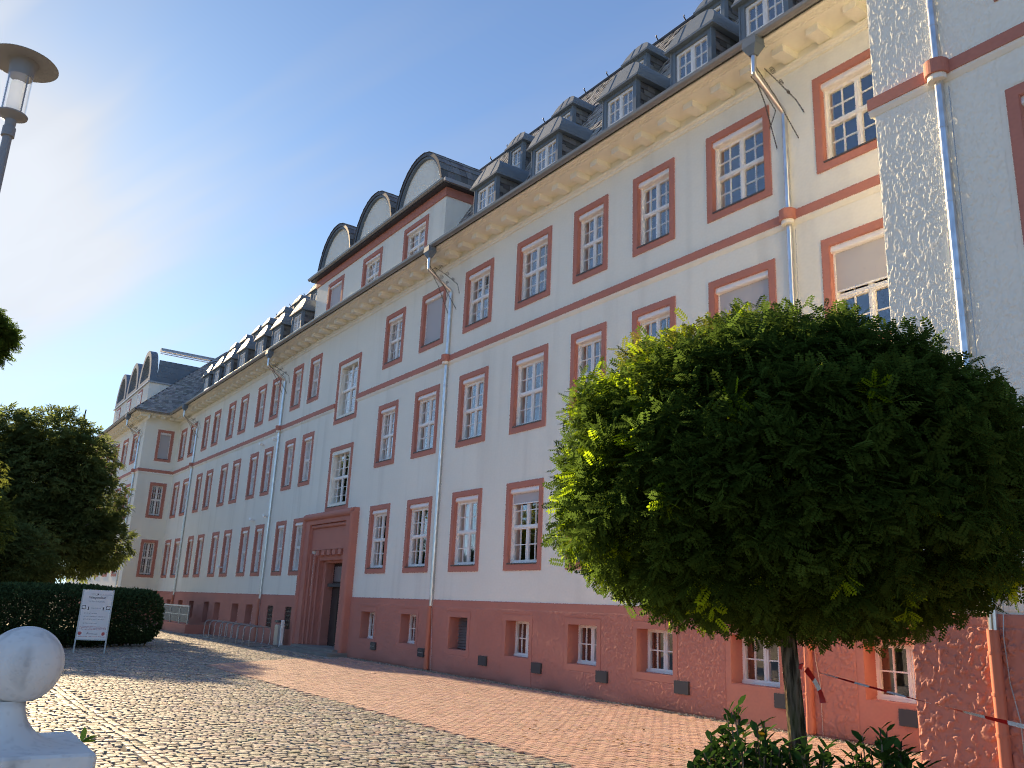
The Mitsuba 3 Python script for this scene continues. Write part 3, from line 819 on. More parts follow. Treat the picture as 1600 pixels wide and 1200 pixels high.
def rainpipe(x, y, gy, red_from=1.75, zig=True):
    k = sub('rain_pipe', B)
    r = 0.055
    put('hopper', MB().add([(x + a * 0.15, gy + b * 0.13, EAVE - 0.06) for a, b in ((-1, -1), (1, -1), (1, 1), (-1, 1))] + [(x + a * 0.17, gy + b * 0.14, EAVE - 0.24) for a, b in ((-1, -1), (1, -1), (1, 1), (-1, 1))] + [(x + a * 0.06, gy + b * 0.06, EAVE - 0.42) for a, b in ((-1, -1), (1, -1), (1, 1), (-1, 1))],
        [(3, 2, 1, 0)] + [(i, (i + 1) % 4, 4 + (i + 1) % 4, 4 + i) for i in range(4)] + [(4 + i, 4 + (i + 1) % 4, 8 + (i + 1) % 4, 8 + i) for i in range(4)]).ply('zinc'), k)
    py = y - 0.068
    z1, z2 = 11.95, 11.40
    put('swan_neck', MB().tube([(x, gy, EAVE - 0.4), (x, gy, z1 + 0.03), (x, gy + 0.03, z1 - 0.03), (x, py - 0.03, z2 + 0.05), (x, py, z2 - 0.03), (x, py, z2 - 0.2)], r, 14).ply('galvanised', 50), k)
    put('scroll_bracket', scrolls(x, gy, z1 + 0.1, y, z2 + 0.1).ply('wrought_iron'), k)
    put('pipe', MB().tube([(x, py, z2 - 0.2), (x, py, red_from + 0.33), (x, py + 0.01, red_from + 0.28), (x, py + 0.01, red_from)], r, 14).ply('galvanised', 50), k)
    for z in (10.9, 9.9, 8.3, 7.2, 6.1, 5.0, 3.9, 2.8): put('clip', MB().tube([(x, py, z), (x, py, z + 0.03)], r + 0.006, 14).box(x - 0.01, x + 0.01, py, y, z, z + 0.02).ply('galvanised', 50), k)
    for z in (10.2, 7.9, 5.6, 3.3): put('sleeve', MB().tube([(x, py, z), (x, py, z + 0.09)], r + 0.003, 14).ply('galvanised', 50), k)
    sp = put('standpipe', MB().tube([(x, py - 0.02, red_from + 0.02), (x, py - 0.02, 0.03)], r + 0.012, 14).ply('red_pipe', 50), k)
    for z in (1.5, 1.05, 0.62): put('clip', MB().tube([(x, py - 0.02, z), (x, py - 0.02, z + 0.035)], r + 0.022, 14).ply('red_pipe', 50), k)
    put('foot', MB().tube([(x, py - 0.02, 0.05), (x, py - 0.02, 0.28)], r + 0.022, 14).ply('red_pipe', 50), k)
    put('lightning_wire', MB().tube([(x + 0.12, y - 0.05, 8.9), (x + 0.13, y - 0.06, 2.0), (x + 0.11, y - 0.08, 1.7), (x + 0.12, y - 0.06, 1.2), (x + 0.19, y - 0.06, 0.8), (x + 0.2, y - 0.06, 0.0)], 0.006, 5).ply('steel'), k)
    collar(x, y)
for x in PIPES: rainpipe(x, FY, GY)
rainpipe(-5.14, WY, WY - 0.93)
rainpipe(-57.0, WY, WY - 0.93)

# -------- red portal
k = sub('portal', B)
a, b, top = PORT
fr = unary_union([sbox(a, 0, a + 0.62, top), sbox(b - 0.62, 0, b, top), sbox(a, top - 0.42, b, top)])
put('outer_frame', extrude_xz(fr, FY - 0.2, FY + 0.1).ply('red_plaster'), k)
m = MB()
for x in (a + 0.1, b - 0.1): m.tube([(x, FY - 0.2, 0.02), (x, FY - 0.2, top - 0.14)], 0.10, 12)
m.tube([(a + 0.1, FY - 0.2, top - 0.14), (b - 0.1, FY - 0.2, top - 0.14)], 0.12, 12)
m.tube([(a + 0.7, FY - 0.08, top - 0.5), (b - 0.7, FY - 0.08, top - 0.5)], 0.07, 10)
put('roll_moulding', m.ply('red_plaster', 40), k)
put('name_panel', MB().box(a + 0.62, b - 0.62, FY - 0.05, FY + 0.3, 3.62, top - 0.42).ply('red_plaster'), k)
for i in range(5): x = a + 1.25 + i * 0.5; put('dentil', MB().box(x, x + 0.27, FY - 0.1, FY + 0.25, 3.42, 3.60).ply('red_plaster'), k)
for s in (-1, 1):
    xc = (a + b) / 2
    m = MB()
    for j, (w0, w1, d) in enumerate(((1.68, 1.50, -0.08), (1.50, 1.33, 0.02), (1.33, 1.16, 0.12), (1.16, 0.9, 0.3))):
        x0, x1 = sorted((xc + s * w0, xc + s * w1)); m.box(x0, x1, FY + d, FY + 0.8, 0, 3.5 - 0.003 * j)
        if j < 3: m.tube([(xc + s * (w1 + 0.03), FY + d, 0), (xc + s * (w1 + 0.03), FY + d, 3.45)], 0.045, 8)
    put('pilaster', m.ply('red_plaster', 40), k)
put('lintel', MB().box(xc - 0.9, xc + 0.9, FY + 0.3, FY + 0.8, 3.17, 3.5).ply('red_plaster'), k)
put('lintel', MB().box(xc - 1.16, xc + 1.16, FY + 0.12, FY + 0.3, 3.25, 3.5).ply('red_plaster'), k)
d = sub('door', B)
m = MB().box(xc - 0.9, xc + 0.9, FY + 0.62, FY + 0.7, 0.2, 3.17)
for s in (-1, 1):
    for z0, z1 in ((0.4, 0.75), (0.85, 1.9), (2.0, 2.25)):
        x0, x1 = sorted((xc + s * 0.12, xc + s * 0.78)); m.box(x0, x1, FY + 0.595, FY + 0.62, z0, z1); m.box(x0 + 0.08, x1 - 0.08, FY + 0.58, FY + 0.595, z0 + 0.08, z1 - 0.08)
m.box(xc - 0.9, xc + 0.9, FY + 0.54, FY + 0.62, 2.32, 2.42); m.box(xc - 0.05, xc + 0.05, FY + 0.57, FY + 0.62, 0.2, 2.32)
put('leaf', m.ply('door_wood'), d)
put('handle', MB().tube([(xc + 0.12, FY + 0.6, 1.22), (xc + 0.12, FY + 0.53, 1.22), (xc + 0.24, FY + 0.53, 1.22)], 0.012, 8).ply('steel'), d)
for s in (-1, 1): put('fanlight', MB().box(min(xc + s * .08, xc + s * .78), max(xc + s * .08, xc + s * .78), FY + 0.60, FY + 0.619, 2.5, 3.05).ply('steel'), d)
put('step', MB().box(a + 0.2, b + 0.1, FY - 0.75, FY + 0.75, -0.05, 0.12).ply('grey_stone'), B)
put('step', MB().box(a + 0.5, b - 0.3, FY - 0.42, FY + 0.75, 0.12, 0.2).ply('grey_stone'), B)

# -------- security cameras and cellar stair railing
CAMN = ['small white security camera under the string course left of the second rain pipe', 'small white security camera just beside the rain pipe below the string course', 'small white camera between ground and first floor windows left of the pipe', 'small white camera beside the rain pipe above the ground floor windows', 'small white camera on a ground floor window surround']
for (x, z), l in zip([(-38.79, 8.74), (-37.0, 8.74), (-38.9, 5.24), (-37.05, 5.29), (-42.97, 3.17)], CAMN):
    c = thing('security_camera', l, 'camera', 'cameras on the long front')
    put('bracket', MB().box(x - 0.04, x + 0.04, FY - 0.12, FY, z - 0.03, z + 0.03).ply('white_paint'), c)
    put('housing', MB().tube([(x - 0.14, FY - 0.17, z + 0.05), (x + 0.14, FY - 0.2, z - 0.05)], 0.055, 10).ply('white_paint', 40), c)
k = thing('cellar_railing', 'grey metal railing with infill panels on a low red wall by the plinth', 'railing')
put('low_wall', MB().box(-48.6, -43.2, 11.2, 11.4, -0.05, 0.42).box(-43.4, -43.2, 11.4, 12.3, -0.05, 0.42).ply('red_plaster'), k)
m = MB()
for x in (-48.5, -46.7, -44.9, -43.3): m.box(x - 0.03, x + 0.03, 11.27, 11.33, 0.42, 1.28)
m.box(-48.5, -43.25, 11.26, 11.34, 1.24, 1.30); m.box(-48.5, -43.25, 11.28, 11.32, 0.85, 0.88)
put('rail', m.ply('steel'), k)
for i in range(3):
    x = -48.45 + i * 1.8; put('panel', MB().box(x, x + 1.65, 11.29, 11.30, 0.5, 1.22).ply('dark_metal'), k)

# ------------------------------------------------------------------ ground
g = 160.0
put('ground', mikit.ply(([(-g - 60, -g, -0.022), (g, -g, -0.022), (g, g, -0.022), (-g - 60, g, -0.022)], [(0, 1, 2, 3)]), 'sandy_ground'), kind='structure', label='sandy ground under and around the paving')
BRICK = Polygon([(-23.9, 6.85), (-26.4, 10.2), (-26.4, 11.7), (-27.3, 12.2), (RX - 0.1, 12.2), (RX - 0.1, 10.2), (2, 10.2), (2, 6.85)])
BED = Polygon([(-6.1, 6.15), (-5.6, 3.9), (-1.2, 3.9), (-1.2, 6.6), (-5.8, 6.6)])
put('planting_bed', mikit.ply(trimesh.creation.extrude_polygon(BED, 0.10, engine='earcut').apply_translation([0, 0, -0.04]), 'soil'), kind='structure', label='dark soil of the planting bed under the round tree')
from shapely import contains_xy, prepare
for P_ in (BRICK, BED): prepare(P_)


def stones(cx, cy, lx, ly, ang, h, jit, r, inset, dome, depth):
    """Vectorised bevelled stones: returns verts (n,9,3); 12 triangles each."""
    n = len(cx)
    sg = np.array([(-1, -1), (1, -1), (1, 1), (-1, 1)], float)
    c = sg[None] * np.stack([lx / 2, ly / 2], -1)[:, None] + r.normal(0, 1, (n, 4, 2)) * jit
    top = c - sg[None] * inset
    ca, sa = np.cos(ang)[:, None], np.sin(ang)[:, None]
    def place(q, z):
        x = q[..., 0] * ca - q[..., 1] * sa + cx[:, None]; y = q[..., 0] * sa + q[..., 1] * ca + cy[:, None]
        return np.stack([x, y, z], -1)
    tilt = r.normal(0, 1, (n, 2)) * 0.014
    zt = h[:, None] + (top * tilt[:, None]).sum(-1)
    low = place(c, np.full((n, 4), -depth)); up = place(top, zt)
    mid = up.mean(1, keepdims=True) + np.array([0, 0, dome])
    return np.concatenate([low, up, mid], 1)


ST_F = np.array([(0, 1, 5), (0, 5, 4), (1, 2, 6), (1, 6, 5), (2, 3, 7), (2, 7, 6), (3, 0, 4), (3, 4, 7), (4, 5, 8), (5, 6, 8), (6, 7, 8), (7, 4, 8)])


def stone_mesh(V, C, sel):
    v, c = V[sel], C[sel]; n = len(v)
    f = (np.arange(n)[:, None, None] * 9 + ST_F[None]).reshape(-1, 3)
    return v.reshape(-1, 3), f, np.repeat(c, 9, 0)


RR = np.array([0.57139442, 0.81953825, 0.04319122])
def screen(x, y):
    d = np.stack([x, y, np.full_like(x, -EYE)], -1)
    return 800 + 1319 * (d @ RR) / (d @ FW), 600 - 1319 * (d @ UP) / (d @ FW), d @ FW


def lay(name, label, V, C, bs, part):
    key = thing(name, label, kind='structure')
    cx, cy = V[:, 8, 0], V[:, 8, 1]
    sx, sy, w = screen(cx, cy)
    vis = (sx > -20) & (sx < 1620) & (sy < 1215) & (w > 0)
    order = np.argsort(np.where(vis, np.hypot(cx, cy), 1e9))
    near, rest = order[:300], order[300:]
    for i in near:
        v, f, c = stone_mesh(V, C, [i]); put(part, mikit.ply((v, f), bs, color=c), key)
    v, f, c = stone_mesh(V, C, rest)
    put(part + '_field', mikit.ply((v, f), bs, color=c), key, kind='stuff')
    return key


r = np.random.default_rng(11)
cx, cy, lx, ly, an = [], [], [], [], []
x = -58.0
while x < 1.0:
    w = 0.108 + 0.02 * r.random() if x > -30 else 0.14
    y = -1.5 + 0.1 * r.random()
    n = int(13.9 / 0.1)
    L = 0.10 + 0.075 * r.random(n) if x > -30 else 0.13 + 0.07 * r.random(n)
    yy = y + np.cumsum(L) - L / 2
    ok = yy < 12.4
    wob = 0.03 * np.sin(yy * 0.9 + x * 0.35) + 0.015 * np.sin(yy * 2.7 + x)
    cx.append(x + wob[ok] + r.normal(0, 0.004, ok.sum())); cy.append(yy[ok]); lx.append(np.full(ok.sum(), w - 0.011)); ly.append(L[ok] - 0.011); an.append(r.normal(0, 0.05, ok.sum()))
    x += w
cx, cy, lx, ly, an = map(np.concatenate, (cx, cy, lx, ly, an))
strip = (cy > 2.42) & (cy < 2.78)
ok = ~contains_xy(BRICK, cx, cy) & ~contains_xy(BED, cx, cy) & ~strip & ~((cy > 12.2) & (cx > -27)) & ~((cy > 10.1) & (cx < LX)) & ~((cy > 9.9) & (cx > RX - .3)) & (cx > -52)
cx, cy, lx, ly, an = (a[ok] for a in (cx, cy, lx, ly, an))
for yy in (2.49, 2.605, 2.715):           # the gutter line of setts running along the yard
    L = 0.12 + 0.09 * r.random(330); xx = -45 + np.cumsum(L)
    ok = xx < 0
    cx = np.append(cx, xx[ok] - L[ok] / 2); cy = np.append(cy, np.full(ok.sum(), yy) + 0.03 * np.sin(xx[ok] * 0.5) + r.normal(0, .008, ok.sum())); lx = np.append(lx, L[ok] - 0.012); ly = np.append(ly, np.full(ok.sum(), 0.106)); an = np.append(an, r.normal(0, .03, ok.sum()))
n = len(cx)
hgt = 0.0 + r.normal(0, 0.0035, n) + 0.010 * (meshkit.noise(np.stack([cx * 0.8, cy * 0.8, 0 * cx], -1), 4) - 0.5)
V = stones(cx, cy, lx, ly, an, hgt, 0.007, r, 0.011, 0.004, 0.05)
base = np.array([0.27, 0.255, 0.23])
tone = np.clip(r.normal(1.0, 0.17, n), 0.5, 1.5)
C = base * tone[:, None] + r.normal(0, 0.012, (n, 3))
dk = r.random(n) < 0.12; C[dk] *= np.array([0.62, 0.64, 0.70])
pk = r.random(n) < 0.06; C[pk] *= np.array([1.1, 0.92, 0.86])
lay('cobbled_yard', 'yard of worn grey setts in the foreground', V, np.clip(C, 0.03, 0.75), 'sett', 'cobblestone')

# herringbone bricks
bw, bl = 0.10, 0.20
ii, jj = np.meshgrid(np.arange(-300, 40), np.arange(60, 130), indexing='ij')
kk = (-ii - jj) % 4
hx = kk == 0; vx = kk == 3
X = np.concatenate([-( -ii[hx]) * bw - bw, ii[vx] * bw]); Y = np.concatenate([jj[hx] * bw, (jj[vx] + 0.5) * bw])
X = np.concatenate([ii[hx] * bw - bw / 2, ii[vx] * bw])
hor = np.concatenate([np.ones(hx.sum(), bool), np.zeros(vx.sum(), bool)])
ok = contains_xy(BRICK, X, Y) & ~contains_xy(BED, X, Y) & ~((X > RX) & (Y > WY - .1))
X, Y, hor = X[ok], Y[ok], hor[ok]; n = len(X)
V = stones(X, Y, np.where(hor, bl, bw) - 0.008, np.where(hor, bw, bl) - 0.008, r.normal(0, .006, n), 0.012 + r.normal(0, .0012, n), 0.001, r, 0.005, 0.0006, 0.03)
tone = np.clip(r.normal(1, 0.07, n), 0.75, 1.25)
C = np.array([0.37, 0.24, 0.20]) * tone[:, None] + r.normal(0, .008, (n, 3))
wear = meshkit.fbm(np.stack([X * 0.5, Y * 0.5, 0 * X], -1), 3, 6)[:, None]
C = C * (1 - 0.25 * wear) + np.array([0.38, 0.29, 0.24]) * 0.25 * wear
lay('brick_path', 'red herringbone brick path along the foot of the building', V, np.clip(C, .03, .7), 'brick', 'paving_brick')

# gravel strip at the wall foot
n = 5200
gx = r.uniform(-27, RX - 0.05, n); gy = r.uniform(12.19, 12.46, n); s = r.uniform(0.012, 0.04, n)
octa = np.array([(1, 0, 0), (-1, 0, 0), (0, 1, 0), (0, -1, 0), (0, 0, .8), (0, 0, -.8)], float)
of = np.array([(0, 2, 4), (2, 1, 4), (1, 3, 4), (3, 0, 4)])
v = octa[None] * s[:, None, None] * r.uniform(0.6, 1.3, (n, 6, 1)) + np.stack([gx, gy, r.uniform(-.02, .005, n)], -1)[:, None]
f = (np.arange(n)[:, None, None] * 6 + of[None]).reshape(-1, 3)
col = np.repeat(np.array([0.24, 0.23, 0.20]) * r.uniform(0.5, 1.5, n)[:, None], 6, 0)
put('gravel_strip', mikit.ply((v.reshape(-1, 3), f), 'gravel', color=col), kind='stuff', label='grey gravel strip between the brick path and the red plinth', cat='gravel')
# fallen leaves on the brick path
n = 230
lx_ = np.concatenate([r.normal(-9.2, 1.5, 90), r.uniform(-17, -6, 40), r.uniform(-20, -5, 100)]); ly_ = np.concatenate([r.normal(8.6, 0.5, 90), r.uniform(7.2, 11.8, 40), np.where(r.random(100) < 0.5, r.normal(12.1, 0.12, 100), r.uniform(1.8, 6.8, 100))])
a = r.uniform(0, 6.28, n); ln = r.uniform(0.02, 0.05, n)
q = np.array([(-1, 0, 0.01), (0, -.35, 0.012), (1, 0, 0.016), (0, .35, 0.02)])
v = np.stack([lx_[:, None] + ln[:, None] * (q[:, 0] * np.cos(a)[:, None] - q[:, 1] * np.sin(a)[:, None]), ly_[:, None] + ln[:, None] * (q[:, 0] * np.sin(a)[:, None] + q[:, 1] * np.cos(a)[:, None]), np.broadcast_to(q[:, 2] + 0.008, (n, 4))], -1)
f = (np.arange(n)[:, None, None] * 4 + np.array([[0, 1, 2], [0, 2, 3]])[None]).reshape(-1, 3)
put('fallen_leaf', mikit.ply((v.reshape(-1, 3), f), 'leaf', color=np.repeat(np.array([[0.30, 0.2, 0.08]]) * r.uniform(.4, 1.2, n)[:, None], 4, 0)), kind='stuff', label='scattered dry leaves on the red brick path and the setts', cat='leaves')

# ------------------------------------------------------------------ vegetation
def orient(d, up):
    """Rotation matrices (n,3,3) with columns: leaf length, leaf width, leaf normal."""
    d = d / np.linalg.norm(d, axis=-1, keepdims=True)
    w = np.cross(up, d); w /= np.linalg.norm(w, axis=-1, keepdims=True) + 1e-9
    return np.stack([d, w, np.cross(d, w)], -1)


def scatter(tv, tf, pos, R, size, col):
    v = np.einsum('nij,kj->nki', R, tv) * size[:, None, None] + pos[:, None]
    f = (np.arange(len(pos))[:, None, None] * len(tv) + tf[None]).reshape(-1, 3)
    return v.reshape(-1, 3), f, np.repeat(col, len(tv), 0)


def pinnate(pairs=6):
    """Compound leaf of unit length: oval leaflets in pairs and one at the tip."""
    V, F = [], []
    def leaflet(p, a, L, tiltz):
        c, s = math.cos(a), math.sin(a)
        pts = [(0, 0), (0.35, -0.23), (0.8, -0.17), (1, 0), (0.8, 0.17), (0.35, 0.23)]
        o = len(V)
        for x, y in pts: V.append((p + L * (x * c - y * s), L * (x * s + y * c), -tiltz * L * x - 0.04 * p * p + 0.02 * abs(y)))
        for i in range(1, 5): F.append((o, o + i, o + i + 1))
    for i in range(pairs):
        p = 0.16 + 0.70 * i / (pairs - 1); L = 0.27 * (1 - 0.25 * abs(i / (pairs - 1) - 0.5))
        for s in (-1, 1): leaflet(p, s * 1.15, L, 0.18)
    leaflet(0.86, 0, 0.24, 0.1)
    return np.array(V), np.array(F)


PV, PF = pinnate()


def ball_tree(key, base, centre, a, c, ntw, leaves, seed, trunk_r, leaf_len=0.17, ex=2.4, warm=None):
    r = np.random.default_rng(seed)
    base, centre = np.array(base, float), np.array(centre, float)
    n = ntw
    u = r.normal(size=(n, 3)); u /= np.linalg.norm(u, axis=1, keepdims=True)
    e = np.where(u[:, 2] > 0, ex - 0.45, ex + 0.5)                     # domed top, flatter underside
    k = (np.hypot(u[:, 0], u[:, 1]) ** e + np.abs(u[:, 2]) ** e) ** (-1 / e)
    shell = np.where(r.random(n) < 0.72, r.uniform(0.90, 1.03, n), r.uniform(0.55, 0.9, n))
    lump = 0.90 + 0.20 * meshkit.fbm(u * 2.2 + seed, 3, seed)
    tip = centre + u * (k * shell * lump)[:, None] * np.array([a, a, c])
    lean = (tip - centre) @ np.array([0.61, 0.79, 0]) / a                # the top leans over to one side
    tip[:, 2] -= np.clip(u[:, 2], 0, 1) * c * (0.16 * lean + 0.10 * lean ** 2)
    out = u * np.array([1 / a, 1 / a, 1 / c]); out /= np.linalg.norm(out, axis=1, keepdims=True)
    td = out * 0.75 + np.array([0, 0, 0.25]) * (u[:, 2:3] > -0.1) + np.array([0, 0, -0.55]) * (u[:, 2:3] < -0.15) + r.normal(0, 0.38, (n, 3))
    td /= np.linalg.norm(td, axis=1, keepdims=True)
    tl = r.uniform(0.22, 0.42, n) * (a / 1.9) ** 0.5
    m = leaves
    t = np.tile(np.linspace(0.1, 1.0, m), (n, 1)) + r.normal(0, 0.03, (n, m))
    pos = tip[:, None] + td[:, None] * (tl[:, None] * (t - 0.75))[..., None]
    side = np.cross(td, r.normal(size=(n, 3))); side /= np.linalg.norm(side, axis=1, keepdims=True)
    s2 = np.cross(td, side)
    ph = np.arange(m) * 2.4 + r.uniform(0, 6.28, (n, 1))
    sd = side[:, None] * np.cos(ph)[..., None] + s2[:, None] * np.sin(ph)[..., None]
    ld = td[:, None] * 0.55 + sd * 0.9 + np.array([0, 0, -0.18]) + r.normal(0, 0.15, (n, m, 3))
    upv = out[:, None] * 0.6 + np.array([0, 0, 0.8]) + r.normal(0, 0.35, (n, m, 3))
    R = orient(ld.reshape(-1, 3), upv.reshape(-1, 3))
    size = leaf_len * r.uniform(0.7, 1.25, n * m) * np.tile(np.linspace(1.05, 0.75, m), n)
    tw = np.repeat(r.uniform(0.75, 1.25, n), m)
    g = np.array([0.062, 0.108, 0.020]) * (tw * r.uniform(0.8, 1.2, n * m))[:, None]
    sunny = np.clip(0.02 - 0.85 * u[:, 0] + 0.25 * u[:, 2], 0.02, 0.85)      # sunlight put into the leaf colour: brighter, yellower twigs towards the sun
    sunlit = np.repeat(r.random(n) < sunny, m); g[sunlit] = g[sunlit] * np.array([4.4, 3.7, 0.7])
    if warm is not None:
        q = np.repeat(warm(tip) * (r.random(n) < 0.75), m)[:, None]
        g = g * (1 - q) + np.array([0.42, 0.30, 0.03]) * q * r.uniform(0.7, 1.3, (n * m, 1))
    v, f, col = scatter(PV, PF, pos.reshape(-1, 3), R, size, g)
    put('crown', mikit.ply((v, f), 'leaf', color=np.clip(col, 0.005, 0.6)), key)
    fork = centre - np.array([0, 0, c * 0.62])
    p0, p1 = base, fork
    s = np.linspace(0, 1, 14)[:, None]
    path = p0 + (p1 - p0) * s + np.stack([0.02 * np.sin(4 * s[:, 0]), 0.015 * np.cos(5 * s[:, 0]) - .015, 0 * s[:, 0]], -1)
    put('trunk', MB().tube(path, trunk_r * (1.25 - 0.35 * s[:, 0] + 0.35 * np.exp(-s[:, 0] * 12)), 18).ply('bark', True), key)
    br = MB()
    pick = r.choice(n, 46, replace=False)
    for i in pick:
        e = tip[i] - td[i] * 0.1
        midp = fork + (e - fork) * 0.5 + np.array([0, 0, 0.1]) + r.normal(0, .06, 3)
        br.tube([fork - [0, 0, 0.1], fork + (midp - fork) * 0.4, midp, e], [0.045, 0.035, 0.02, 0.007], 6)
    put('branch', br.ply('bark', True), key)
    return tip


D = 7.5
az = math.radians(52.3)
TC = np.array([-D * math.cos(az), D * math.sin(az), 3.0])
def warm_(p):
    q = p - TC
    return np.clip((q[:, 2] - 0.65) * 1.6, 0, 1) * np.clip(-q[:, 0] * 0.7 + 0.25, 0, 1) * 0.75  # yellow leaves on the sunward top, sunlight partly put into their colour
k = thing('round_tree', 'round clipped tree with dense green crown and bare trunk before the red plinth', 'tree')
tz = math.radians(52.85)
TB = np.array([-D * math.cos(tz), D * math.sin(tz), 0.0])
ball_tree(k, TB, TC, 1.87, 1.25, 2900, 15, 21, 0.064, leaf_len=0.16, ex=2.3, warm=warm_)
k = thing('round_tree', 'round tree cut by the left picture edge, behind the street lamp', 'tree')
ball_tree(k, (-16.0, -0.42, 0), (-16.0, -0.42, 5.78), 1.10, 0.62, 560, 14, 33, 0.08, leaf_len=0.2)


def palmate():
    V, F = [], []
    for i, a in enumerate((-1.5, -0.85, 0, 0.85, 1.5)):
        c, s = math.cos(a), math.sin(a); L = (0.62, 0.85, 1.0, 0.85, 0.62)[i]; o = len(V)
        for x, y in ((0, 0), (0.65, -0.17), (1, 0), (0.65, 0.17)): V.append((L * (x * c - y * s), L * (x * s + y * c), -0.18 * x * L))
        F += [(o, o + 1, o + 2), (o, o + 2, o + 3)]
    return np.array(V), np.array(F)


MV, MF = palmate()


def big_tree(key, base, lobes, n, seed, leaf, tr, tint):
    r = np.random.default_rng(seed)
    lobes = np.array(lobes, float); w = lobes[:, 3] ** 2; pick = r.choice(len(lobes), n, p=w / w.sum())
    nb = 26
    u = r.normal(size=(n, 3)); u /= np.linalg.norm(u, axis=1, keepdims=True)
    lump = 0.68 + 0.64 * meshkit.fbm(u * 3.0 + pick[:, None] * 3.1, 3, seed)
    rad = np.where(r.random(n) < 0.75, r.uniform(0.82, 1.05, n), r.uniform(0.3, 0.82, n)) * lump
    pos = lobes[pick, :3] + u * (rad * lobes[pick, 3])[:, None] * np.array([1, 1, 0.88])
    d = u * 0.8 + np.array([0, 0, -0.35]) + r.normal(0, 0.4, (n, 3))
    R = orient(d, u * 0.5 + np.array([0, 0, 0.9]) + r.normal(0, 0.3, (n, 3)))
    tone = 0.55 + 0.9 * meshkit.fbm(pos * 0.9, 2, seed + 2)
    g = np.array(tint) * (tone * r.uniform(0.75, 1.25, n))[:, None]
    v, f, c = scatter(MV, MF, pos, R, leaf * r.uniform(0.7, 1.3, n), g)
    put('crown', mikit.ply((v, f), 'leaf', color=np.clip(c, .005, .5)), key)
    b = np.array(base, float); top = lobes[:, :3].mean(0)
    s = np.linspace(0, 1, 8)[:, None]
    put('trunk', MB().tube(b + (top - b) * s + np.stack([0.12 * np.sin(3 * s[:, 0]), .1 * np.sin(2 * s[:, 0]), 0 * s[:, 0]], -1), tr * (1.2 - 0.7 * s[:, 0]), 12).ply('bark', True), key)
    br = MB()
    for L in lobes:
        st = b + (top - b) * r.uniform(0.45, 0.8)
        for j in range(3):
            e = L[:3] + r.normal(0, 0.45, 3) * L[3]
            br.tube([st, (st + e) / 2 + [0, 0, 0.3], e], [tr * 0.5, tr * 0.3, 0.03], 6)
    put('branch', br.ply('bark', True), key)


G1 = (0.13, 0.17, 0.055)
k = thing('chestnut_tree', 'large dark leafy tree with an open airy top next to the far building wing', 'tree')
big_tree(k, (-46.5, 5.3, 0), [(-46.5, 4.6, 8.9, 1.7), (-46.3, 5.9, 8.0, 1.7), (-46.8, 4.6, 6.6, 2.3), (-46.2, 6.5, 5.8, 1.9), (-46.6, 5.5, 4.2, 2.3), (-45.9, 7.3, 4.0, 1.5), (-46.5, 3.3, 5.0, 2.0)], 12000, 5, 0.31, 0.28, G1)
k = thing('chestnut_tree', 'tall dark tree left of the airy one above the hedge', 'tree')
big_tree(k, (-48, 2.6, 0), [(-48, 2.7, 8.8, 1.7), (-48, 1.6, 7.6, 2.2), (-47.5, 3.2, 6.2, 2.2), (-47.6, 1.8, 4.4, 2.5), (-47.8, 3.7, 3.4, 1.9)], 11500, 6, 0.31, 0.26, G1)
k = thing('chestnut_tree', 'yellow green tree branch mass cut by the left edge of the picture', 'tree')
big_tree(k, (-34, 0.3, 0), [(-34, 0.4, 5.3, 1.6), (-34, 0.9, 3.6, 1.6), (-34, -0.6, 4.4, 2.0)], 5200, 8, 0.24, 0.2, (0.17, 0.21, 0.045))
k = thing('chestnut_tree', 'low dark tree behind the hedge at the left edge', 'tree')
big_tree(k, (-40, 1.8, 0), [(-40, 1.8, 3.2, 1.7), (-40.5, 3.4, 2.9, 1.5), (-40, 0.3, 3.0, 1.7)], 5200, 9, 0.26, 0.18, G1)

# hedge
r = np.random.default_rng(44)
k = thing('hedge', 'clipped dark green hedge behind the information board', 'hedge')
P0, P1 = np.array([-29.6, 1.6]), np.array([-32.6, 7.0])
dv = P1 - P0; HL = np.linalg.norm(dv); dv /= HL; nv = np.array([dv[1], -dv[0]])
if nv[0] < 0: nv = -nv
def hedge_pts(n):
    s = r.uniform(-0.05, 1.05, n) * HL; th = r.uniform(0, 2 * math.pi, n)
    e = 3.0
    kx = (np.abs(np.cos(th)) ** e + np.abs(np.sin(th)) ** e) ** (-1 / e)
    wob = 0.92 + 0.2 * meshkit.fbm(np.stack([s * 0.8, th * 1.2, 0 * s], -1), 3, 3)
    endr = np.sqrt(np.clip(1 - np.clip((np.abs(s / HL - 0.5) - 0.42) / 0.13, 0, 1) ** 2.2, 0.02, 1))
    rad = np.where(r.random(n) < 0.8, r.uniform(0.9, 1.03, n), r.uniform(0.5, 0.9, n)) * wob * (0.35 + 0.65 * endr)
    x = np.cos(th) * kx * rad * 0.9; z = 0.98 + np.sin(th) * kx * rad * 0.82
    nor = np.stack([np.cos(th) * nv[0], np.cos(th) * nv[1], np.sin(th)], -1)
    return np.stack([P0[0] + dv[0] * s + nv[0] * x, P0[1] + dv[1] * s + nv[1] * x, z], -1), nor
pos, nor = hedge_pts(30000)
okz = pos[:, 2] > 0.12; pos, nor = pos[okz], nor[okz]; n = len(pos)
R = orient(nor + r.normal(0, 0.6, (n, 3)) + [0, 0, 0.3], r.normal(0, 0.5, (n, 3)) + nor * 0.4 + [0, 0, 0.6])
q = np.array([(0, 0, 0), (0.5, -0.26, 0.03), (1, 0, -0.05), (0.5, 0.26, 0.03)]); qf = np.array([(0, 1, 2), (0, 2, 3)])
g = np.array([0.07, 0.12, 0.05]) * r.uniform(0.6, 1.4, n)[:, None]
v, f, c = scatter(q, qf, pos, R, r.uniform(0.08, 0.16, n), g)
put('foliage', mikit.ply((v, f), 'leaf', color=c), k)
m = MB()
